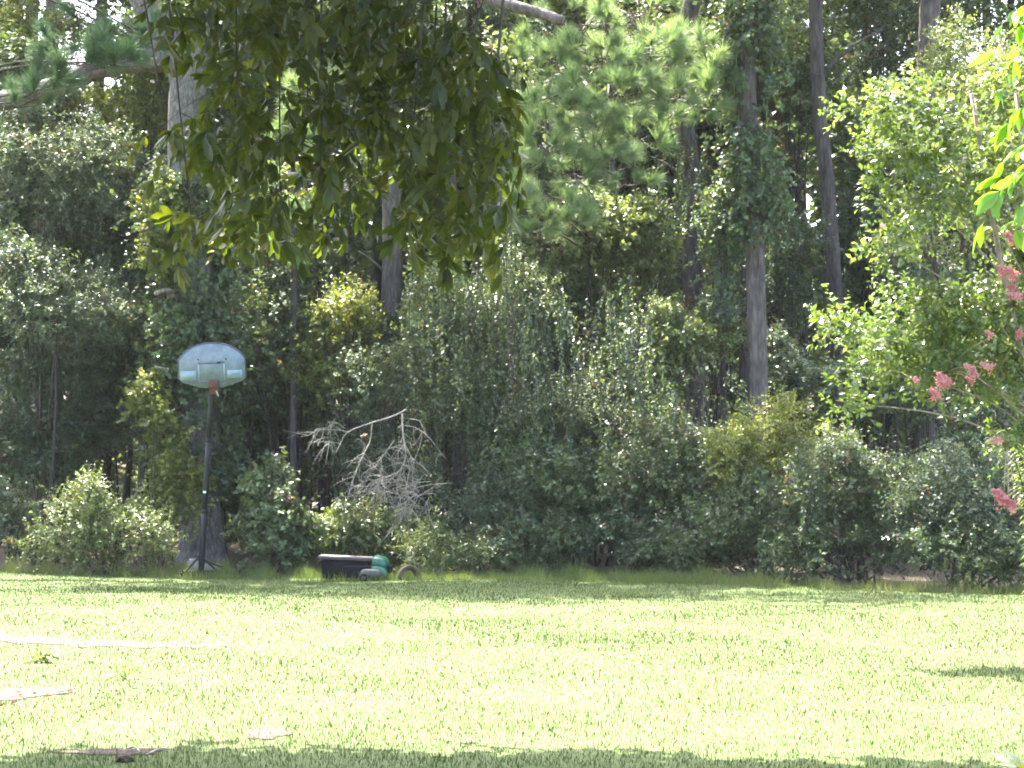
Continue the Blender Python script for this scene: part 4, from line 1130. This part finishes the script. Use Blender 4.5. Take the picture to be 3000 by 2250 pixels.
base = Vector((-4.6, 13.6, 0))
hk = thing('hickory_tree', tuple(base), 'shade tree whose dark drooping compound leaves hang in front of the woods', 'tree')
MB().tube(spline([base + Vector((0, 0, -.1)), base + Vector((.1, 0, 3)), base + Vector((.3, .1, 6)), base + Vector((.5, .2, 9))], 16), np.linspace(.30, .16, 16), 16, rough=.03, seed=5).build('trunk', M_pine, hk, True, off=hk.location)
lim = spline([base + Vector((.25, .1, 5.4)), Vector((-2.8, 13.6, 6.0)), Vector((-1.0, 13.5, 6.1)), Vector((.6, 13.4, 5.8))], 20)
MB().tube(lim, np.linspace(.10, .035, 20), 10, rough=.04, seed=6).build('limb', M_twig, hk, True, off=hk.location)
gh = random.Random(12)
spots = []
def inpoly(x, y, P):
    c = False
    for k in range(len(P)):
        x1, y1 = P[k]; x2, y2 = P[k - 1]
        if (y1 > y) != (y2 > y) and x < (x2 - x1) * (y - y1) / (y2 - y1) + x1: c = not c
    return c
poly = [(430, -80), (1310, -80), (1360, 80), (1440, 130), (1480, 280), (1500, 420), (1470, 560), (1480, 640), (1440, 700), (1330, 745), (1240, 720), (1180, 640), (1110, 570), (1040, 600), (960, 660), (860, 690), (770, 640), (700, 690), (600, 750), (500, 750), (520, 660), (590, 560), (640, 470), (580, 410), (450, 440), (420, 400), (540, 350), (630, 290), (610, 120), (480, 60)]
holes = [(885, 300, 75, 65), (850, 470, 50, 60), (720, 500, 50, 35), (800, 150, 75, 60), (1010, 420, 25, 40), (830, 640, 50, 55), (650, 260, 35, 40), (1090, 520, 40, 40), (960, 60, 40, 50), (1180, 200, 30, 35), (1290, 330, 28, 30), (1150, 640, 45, 50), (700, 80, 30, 50), (620, 560, 25, 40), (1380, 480, 24, 30), (960, 560, 30, 40)]
tries = 0
while len(spots) < 300 and tries < 20000:
    tries += 1
    px = gh.uniform(400, 1510); py = gh.uniform(-100, 700)
    if not inpoly(px, py, poly): continue
    if any(((px - a) / b) ** 2 + ((py - c - 25) / d) ** 2 < 1 for a, c, b, d in holes): continue
    spots.append((px, py, gh.uniform(12.6, 14.3)))
# hanging branchlets from the limb down to the lowest leaves
stems = []
for (px, py, Y, tx) in [(480, 330, 13.4, -2.6), (560, 640, 13.3, -2.2), (700, 560, 13.2, -1.7), (820, 560, 13.6, -1.5), (940, 600, 13.1, -1.1), (1080, 520, 13.5, -.9), (1190, 620, 13.2, -.5), (1300, 650, 13.6, -.3), (1420, 600, 13.4, 0), (1440, 350, 13.2, .2), (1370, 140, 13.6, .3), (900, 300, 13.9, -1.3), (1150, 300, 12.9, -.7), (650, 250, 13.8, -2.0), (1260, 450, 14.0, -.4)]:
    e = at(px, py, Y)
    k = int(np.argmin(abs(lim[:, 0] - tx))); a = lim[k]
    P = spline([a, np.array([a[0] * .55 + e.x * .45, (a[1] + e.y) / 2, a[2] * .55 + e.z * .45 + .15]), np.array(e)], 12)
    stems.append(P)
    MB().tube(P, np.linspace(.014, .004, 12), 6).build('branchlet', M_twig, hk, True, off=hk.location)
SP = np.concatenate(stems)
twg = MB()
for i, (px, py, Y) in enumerate(spots):
    p = np.array(at(px, py, Y))
    k = int(np.argmin(np.linalg.norm(SP - p - [0, 0, .05], axis=1))); q = SP[k]
    twg.tube([q, (p + q) / 2 + [0, 0, .03], p], [.004, .0032, .0022], 4, cap=False)
    o = link('leaf', HL[i % 7], hk)
    dv = p - q
    az = math.atan2(dv[1], dv[0]) + gh.gauss(0, .7)
    o.location = Vector(p) - hk.location
    o.rotation_euler = (gh.gauss(0, .55), gh.gauss(.45, .5), az)
    f = gh.uniform(.65, 1.0); o.scale = (f, f, f)
tag(twg.build('twig', M_twig, hk, False, off=hk.location), kind='stuff')
Vs, idx_, nn_, T_, c_ = [], [], [], [], 0
for i in range(500):
    while True:
        px = gh.uniform(400, 1510); py = gh.uniform(-100, 700)
        if inpoly(px, py, poly) and not any(((px - a) / b) ** 2 + ((py - c - 25) / d) ** 2 < 1 for a, c, b, d in holes): break
    p = at(px, py, gh.uniform(12.7, 14.6))
    me = HL[i % 7]; nv = len(me.vertices)
    co = np.empty(nv * 3, np.float32); me.vertices.foreach_get('co', co); co = co.reshape(-1, 3)
    f = gh.uniform(.5, .95)
    M_ = np.array((Matrix.Translation(p) @ Matrix.Rotation(gh.uniform(0, 6.28), 4, 'Z') @ Matrix.Rotation(gh.gauss(.45, .6), 4, 'Y') @ Matrix.Rotation(gh.gauss(0, .6), 4, 'X') @ Matrix.Scale(f, 4)))
    Vs.append(co @ M_[:3, :3].T + M_[:3, 3])
    li = np.empty(len(me.loops), np.int32); me.loops.foreach_get('vertex_index', li); idx_.append(li + c_); c_ += nv
    lt = np.empty(len(me.polygons), np.int32); me.polygons.foreach_get('loop_total', lt); nn_.append(lt)
    tt = np.empty(len(me.polygons), np.float32); me.attributes['tint'].data.foreach_get('value', tt); T_.append(np.clip(tt + gh.gauss(.0, .12), 0, 1))
o = link('foliage', make_mesh('foliage', np.concatenate(Vs), np.concatenate(nn_), np.concatenate(idx_), LM['hick'], True, np.concatenate(T_), off=hk.location), hk)
o['kind'] = 'stuff'
# the crown above the frame that throws the shade on the near lawn
g = np.random.default_rng(90)
Vs, Ts = [], []
for (x_, y_, z_, rx, ry, rz) in [(-.6, 14.55, 6.4, 1.3, .8, .7), (-4.6, 14.25, 6.6, 1.4, .7, .7), (.6, 14.6, 6.6, .9, .7, .6), (-3.1, 15.0, 6.6, 1.2, .7, .6), (-1.5, 15.1, 6.8, 1.0, .6, .5), (-2.2, 13.8, 6.4, 1.2, .8, .7), (1.4, 14.3, 6.5, .7, .6, .5), (-3.6, 13.7, 7.0, 1.2, 1.0, .9), (-.4, 13.2, 7.2, 1.6, 1.0, .8), (-2.4, 13.0, 7.8, 1.5, 1.2, .9), (-4.4, 13.4, 8.8, 1.8, 1.6, 1.2), (0, 12.0, 7.0, 1.6, 1.0, .7), (-2.4, 11.6, 7.2, 1.6, 1.0, .8)]:
    V, T, _ = cloud((x_, y_, z_), (rx, ry, rz), g, sub=9, clumps=int(330 * rx), m=8, ll=.30, lw=.16, L=.4, droop=.8, subr=.55, lo=.3)
    Vs.append(V); Ts.append(np.clip(T, 0, .6))
foliage_obj('crown', np.concatenate(Vs), np.concatenate(Ts), LM['hick'], hk)

# ------------------------------------------------------------------ bright near leaves at the picture's edge
BL = [compound(300 + k, LM['bright'], 2, .115, .052, .13, .75) for k in range(4)]
nb = Vector((2.55, 7.9, 0))
nt_ = thing('sapling', tuple(nb), 'near sapling with large bright yellow green leaves in full sun', 'tree')
MB().tube(spline([nb + Vector((0, 0, -.1)), nb + Vector((.05, 0, 1.5)), nb + Vector((-.05, 0, 3.6))], 12), np.linspace(.05, .025, 12), 9, rough=.03).build('trunk', M_smooth, nt_, True, off=nt_.location)
gb = random.Random(3)
for (px, py, n_) in [(2990, 40, 6), (2960, 250, 6), (3000, 330, 5), (2975, 440, 6), (2960, 590, 5), (3010, 640, 5), (3020, 160, 5), (3040, 500, 4)]:
    e = at(px + 38, py - 25, 7.6)
    a = Vector((nb.x - .03, nb.y, e.z - .1))
    MB().tube(spline([a, (a + e) / 2 + Vector((0, 0, .10)), e], 8), np.linspace(.010, .004, 8), 6).build('branchlet', M_smooth, nt_, True, off=nt_.location)
    for k in range(n_):
        p = e + Vector((gb.uniform(-.04, .16), gb.uniform(-.12, .12), gb.uniform(-.05, .06)))
        o = link('leaf', BL[gb.randrange(4)], nt_)
        o.location = p - nt_.location
        o.rotation_euler = (gb.gauss(0, .3), gb.gauss(.25, .3), math.pi + gb.gauss(0, .8))
        f = gb.uniform(.55, .85); o.scale = (f, f, f)

g = np.random.default_rng(93)
Vs, Ts = [], []
for (x_, y_, z_, r_) in [(2.5, 7.9, 3.7, .45), (2.75, 7.8, 3.2, .4), (2.6, 8.2, 2.8, .35), (2.45, 7.7, 2.4, .22), (2.8, 8.0, 2.2, .3)]:
    V, T, _ = cloud((x_, y_, z_), (r_, r_, r_), g, sub=6, clumps=44, m=9, ll=.11, lw=.05, L=.3, droop=.6, subr=.5, lo=.3)
    Vs.append(V); Ts.append(np.clip(T, 0, .8))
foliage_obj('foliage', np.concatenate(Vs), np.concatenate(Ts), LM['bright'], nt_)

# ------------------------------------------------------------------ crape myrtle
cb = Vector((5.1, 19.2, 0))
cm = thing('crape_myrtle', tuple(cb), 'crape myrtle with sunlit glossy leaves and pink flower clusters', 'tree')
CL = [(2630, 330, 150, 60, 19.3, .4), (2760, 400, 130, 80, 19.2, .45), (2880, 520, 130, 110, 19.3, .5), (2640, 480, 120, 70, 19.0, .4), (2740, 620, 130, 80, 19.2, .4), (2960, 330, 90, 120, 19.6, .4),
      (2600, 720, 80, 50, 19.0, .3), (2450, 950, 60, 28, 18.8, .25), (2560, 1000, 100, 70, 19.0, .4), (2700, 980, 130, 100, 19.2, .5), (2840, 950, 130, 110, 19.3, .5), (2960, 930, 90, 120, 19.4, .4),
      (2620, 1100, 110, 45, 19.0, .3), (2800, 1110, 120, 60, 19.1, .4), (2940, 1130, 100, 90, 19.2, .4), (2490, 1180, 50, 40, 18.8, .2), (2700, 900, 90, 50, 19.2, .3), (2970, 1290, 50, 50, 19.0, .2), (2990, 700, 60, 120, 19.5, .3), (3120, 180, 130, 130, 19.4, .5), (3180, 450, 150, 150, 19.3, .6), (3160, 760, 140, 130, 19.3, .5), (3200, 1000, 150, 110, 19.2, .5), (3330, 600, 120, 200, 19.3, .5), (3320, 250, 110, 130, 19.3, .5)]
g = np.random.default_rng(95)
Vs, Ts = [], []
leafm = []
for k in range(4):
    v, f = leaflet((0, 0, 0), (1, 0, -.1), (0, 0, 1), .066, .036, .08, g)
    leafm.append(make_mesh('leaf', np.array(v), [len(q) for q in f], [k2 for q in f for k2 in q], LM['crape'], True, np.full(len(f), .1 + .12 * k)))
LM['crape'].node_tree.nodes  # (shared by single and massed leaves)
gi = random.Random(8)
brs = []
for (px, py, hw, hh, Y, hd) in CL:
    c = np.array(at(px, py, Y)); s_ = Y / F
    area = math.pi * hw * hh * s_ * s_
    V, T, tips = cloud(c, (hw * s_, hd, hh * s_), g, sub=5, clumps=int(area * 330) + 6, m=13, ll=.064, lw=.034, L=.26, droop=.1, subr=.55, lo=.3, jit=.6)
    Vs.append(V); Ts.append(T)
    h0 = 1.0 + .35 * (c[2] - 1.0)
    a = np.array([cb.x - .1, cb.y, max(.6, h0)])
    P = spline([a, (a + c) / 2 + [.1, 0, .22], c, c + [-hw * s_ * .8, 0, .02]], 14)
    brs.append(P)
    MB().tube(P, np.linspace(.008, .003, 14), 6).build('branch', M_smooth, cm, True, off=cm.location)
foliage_obj('foliage', np.concatenate(Vs), np.concatenate(Ts), LM['crape'], cm)
for k in range(280):
    px, py, hw, hh, Y, hd = CL[gi.choices(range(len(CL)), [q[2] * q[3] for q in CL])[0]]
    a = gi.uniform(0, 6.28); r_ = math.sqrt(gi.random())
    p = at(px + hw * r_ * math.cos(a), py + hh * r_ * math.sin(a), Y - hd * gi.uniform(.5, 1.15))
    o = link('leaf', leafm[k % 4], cm)
    o.location = p - cm.location
    o.rotation_euler = (gi.gauss(0, .6), gi.gauss(-.2, .5), gi.uniform(0, 6.28))
    f = gi.uniform(.85, 1.3); o.scale = (f, f, f)
for k in range(4):
    q = cb + Vector((random.uniform(-.2, .3), random.uniform(-.2, .2), 0))
    MB().tube(spline([cb + Vector((.1 * k - .2, 0, -.05)), cb + Vector((.12 * k - .2, .05, 1.2)), cb + Vector((.3 * k - .7, 0, 3.2)), cb + Vector((.4 * k - 1.0, .1, 5.0))], 14), np.linspace(.045, .018, 14), 9, rough=.02).build('trunk', M_smooth, cm, True, off=cm.location)
def flower_mesh(seed):
    g = np.random.default_rng(seed); n = 170
    u = g.uniform(0, 1, n)
    p = np.stack([g.normal(0, .030, n) * (1.15 - u), g.normal(0, .030, n) * (1.15 - u), u * .14], -1)
    d = g.normal(0, 1, (n, 3)); nn = g.normal(0, 1, (n, 3))
    V = leaves(p, d, nn, .024 * g.uniform(.7, 1.3, n), .022, .25)
    return make_mesh('flower_cluster', V, 4, np.arange(4 * n), LM['flower'], False, np.clip(g.normal(.35, .25, n), 0, .7))
FM = [flower_mesh(k) for k in range(3)]
for k, (px, py, sz) in enumerate([(2985, 715, 1.0), (2945, 805, .8), (2975, 815, .9), (2995, 870, .9), (2990, 985, .7), (2975, 845, .6), (2910, 1078, .8), (2860, 1108, .7), (2848, 1085, .6), (2765, 1135, 1.0), (2750, 1165, .9), (2780, 1130, .8), (2686, 1118, .5), (2908, 985, .6), (2934, 1290, .7), (2955, 1478, 1.15), (2940, 1465, .9), (2975, 1490, .9), (2590, 665, .35), (2855, 1120, .6)]):
    e = at(px, py, 18.45)
    o = link('flower_cluster', FM[k % 3], cm)
    o.location = e - cm.location
    o.rotation_euler = (gi.gauss(.2, .3), gi.gauss(-.9, .35), gi.gauss(0, .4))
    o.scale = (sz, sz, sz)
    kk = min(range(len(brs)), key=lambda q: (Vector(brs[q][-3]) - e).length)
    MB().tube(spline([brs[kk][-4], (Vector(brs[kk][-4]) + e) / 2 + Vector((0, 0, .05)), e], 6), np.linspace(.005, .003, 6), 4).build('flower_stalk', M_smooth, cm, True, off=cm.location)

# fern-like plant at the very edge
nl = thing('narrow_leaved_plant', tuple(Vector((4.95, 20.6, float(gz(4.95, 20.6))))), 'plant of long narrow arching leaves beside the lowest pink flower', 'plant')
g = np.random.default_rng(97)
Vs, Ts = [], []
mb = MB()
for k in range(7):
    b = np.array([4.95 + g.uniform(-.1, .25), 20.6 + g.uniform(-.2, .2), 0])
    e = np.array(at(2950 + 22 * k, 1260 + 25 * (k % 4), 20.4 + g.uniform(-.2, .2)))
    P = spline([b, (b + e) / 2 + [.05, 0, .1], e], 30)
    mb.tube(P, np.linspace(.010, .004, 30), 5)
    pp = P[6:]
    m_ = 3
    c = np.repeat(pp, m_, 0) + g.normal(0, .01, (len(pp) * m_, 3))
    a = g.uniform(0, 6.28, len(c))
    d = np.stack([np.cos(a), np.sin(a), g.uniform(-.1, .5, len(c))], -1)
    for seg_ in range(3):
        V = leaves(c, d, np.tile([0, 0, 1.0], (len(c), 1)), .075, .014)
        Vs.append(V); Ts.append(np.clip(g.normal(.5, .2, len(c)), 0, 1))
        c = c + nrm(d) * .055; d = d + np.array([0, 0, -.45])
foliage_obj('foliage', np.concatenate(Vs), np.concatenate(Ts), LM['light'], nl)
mb.build('stem', M_twig, nl, True, off=nl.location)

# ------------------------------------------------------------------ small things on the lawn
lm_ = []
for k in range(3):
    v, f = leaflet((0, 0, 0), (1, 0, .12), (0, 0, 1), .085, .045, .25 + .1 * k, rng)
    lm_.append(make_mesh('fallen_leaf', np.array(v), [len(q) for q in f], [b for q in f for b in q], LM['litter'], True, np.full(len(f), .2 + .15 * k)))
gf = random.Random(5)
FLP = [(8, 2052), (25, 2058), (48, 2062), (60, 2058), (105, 2027), (112, 2030), (165, 2028), (30, 2034), (12, 2022), (18, 2040), (70, 2036), (2, 2062), (148, 2040), (55, 2020), (90, 2050)]
for k, (px, py) in enumerate(FLP):
    p = gnd(px, py)
    o = link('fallen_leaf', lm_[k % 3])
    o.location = p + Vector((0, 0, .018)); o.rotation_euler = (gf.gauss(0, .3), gf.gauss(0, .3), gf.uniform(0, 6.28))
    f = gf.uniform(.7, 1.2); o.scale = (f, f, f)
    tag(o, 'curled reddish brown dry leaf lying on the bare sandy patch', 'leaf', 'dry leaves on the sandy patch')
for k, (a, b, lab) in enumerate([((375, 2203), (410, 2213), 'short pale stick lying on bare soil near the shade edge'), ((430, 2222), (500, 2206), 'longer brown stick slanting into the shaded grass')]):
    A_, B_ = gnd(*a), gnd(*b)
    P = spline([A_ + Vector((0, 0, .02)), (A_ + B_) / 2 + Vector((0, .02, .035)), B_ + Vector((0, 0, .02))], 7)
    o = MB().tube(P, np.linspace(.007, .004, 7), 7, rough=.05).build('stick', M_dead, None, True, off=A_)
    o.location = A_; tag(o, lab, 'stick')
# dark clod
import bmesh
bm = bmesh.new(); bmesh.ops.create_icosphere(bm, subdivisions=3, radius=.05)
for v in bm.verts:
    n_ = math.sin(v.co.x * 90) * math.sin(v.co.y * 70 + 1) * math.sin(v.co.z * 80)
    v.co *= 1 + .25 * n_ + random.gauss(0, .03); v.co.z *= .6
me = bpy.data.meshes.new('soil_clod'); bm.to_mesh(me); bm.free(); me.materials.append(M_floor)
o = link('soil_clod', me); o.location = gnd(365, 2232) + Vector((0, 0, .015)); tag(o, 'dark lump of soil by the edge of the near shade', 'clod')
# clump of broad leaves in the corner
sp = gnd(3015, 2262)
stp = thing('broad_leaved_plant', tuple(sp), 'low clump of broad sun bleached leaves in the near corner of the lawn', 'plant')
bl = []
for k in range(3):
    v, f = leaflet((0, 0, 0), (1, 0, .75), (-.5, 0, 1), .19, .055, .55 + .15 * k, rng)
    bl.append(make_mesh('leaf', np.array(v), [len(q) for q in f], [b for q in f for b in q], LM['light'], True, np.full(len(f), .75 + .1 * k)))
for k in range(34):
    o = link('leaf', bl[k % 3], stp)
    o.location = (gf.uniform(-.07, .07), gf.uniform(-.05, .05), 0); o.rotation_euler = (gf.gauss(0, .2), gf.gauss(-.15, .25), gf.uniform(0, 6.28))
    f = gf.uniform(.6, 1.05); o.scale = (f, f, f)
# a few broad weeds in the lawn
for k, (px, py, lab) in enumerate([(130, 1935, 'broad leafed weed standing in the lawn below the sandy track'), (370, 1985, 'spiky grass clump between the sandy track and the shade')]):
    p = gnd(px, py)
    root = thing('lawn_weed', tuple(p), lab, 'weed')
    g = np.random.default_rng(120 + k)
    c = np.array(p)[None, :] + g.normal(0, .02, (14, 3)) * [1, 1, 0]
    d = g.normal(0, .8, (14, 3)); d[:, 2] = 1
    V, T = sprays(c, d, .14, 6, .07 if k != 1 else .12, .03 if k != 1 else .008, .2, .8, None, .4, g=g)
    foliage_obj('foliage', V, T, LM['light'], root)
    mb = MB()
    for q in range(5):
        dd = nrm(d[q]); mb.tube([np.array(p) - [0, 0, .01], np.array(p) + dd * .14], [.004, .002], 5)
    mb.build('stem', M_twig, root, True, off=root.location)
print('LEAVES', NLEAF)

# ------------------------------------------------------------------ thin volume added to lift the blacks like veiling glare
m, nt, out = new_mat('glare_veil')
pv = N(nt, 'ShaderNodeVolumePrincipled')
pv.inputs['Color'].default_value = (.95, .97, 1.0, 1)
pv.inputs['Density'].default_value = 0.00014
nt.links.new(pv.outputs[0], out.inputs['Volume'])
o = MB().box((0, 100, 11.4), (404, 404, 25.0)).build('veil_haze', m, None, False)
tag(o, kind='stuff')
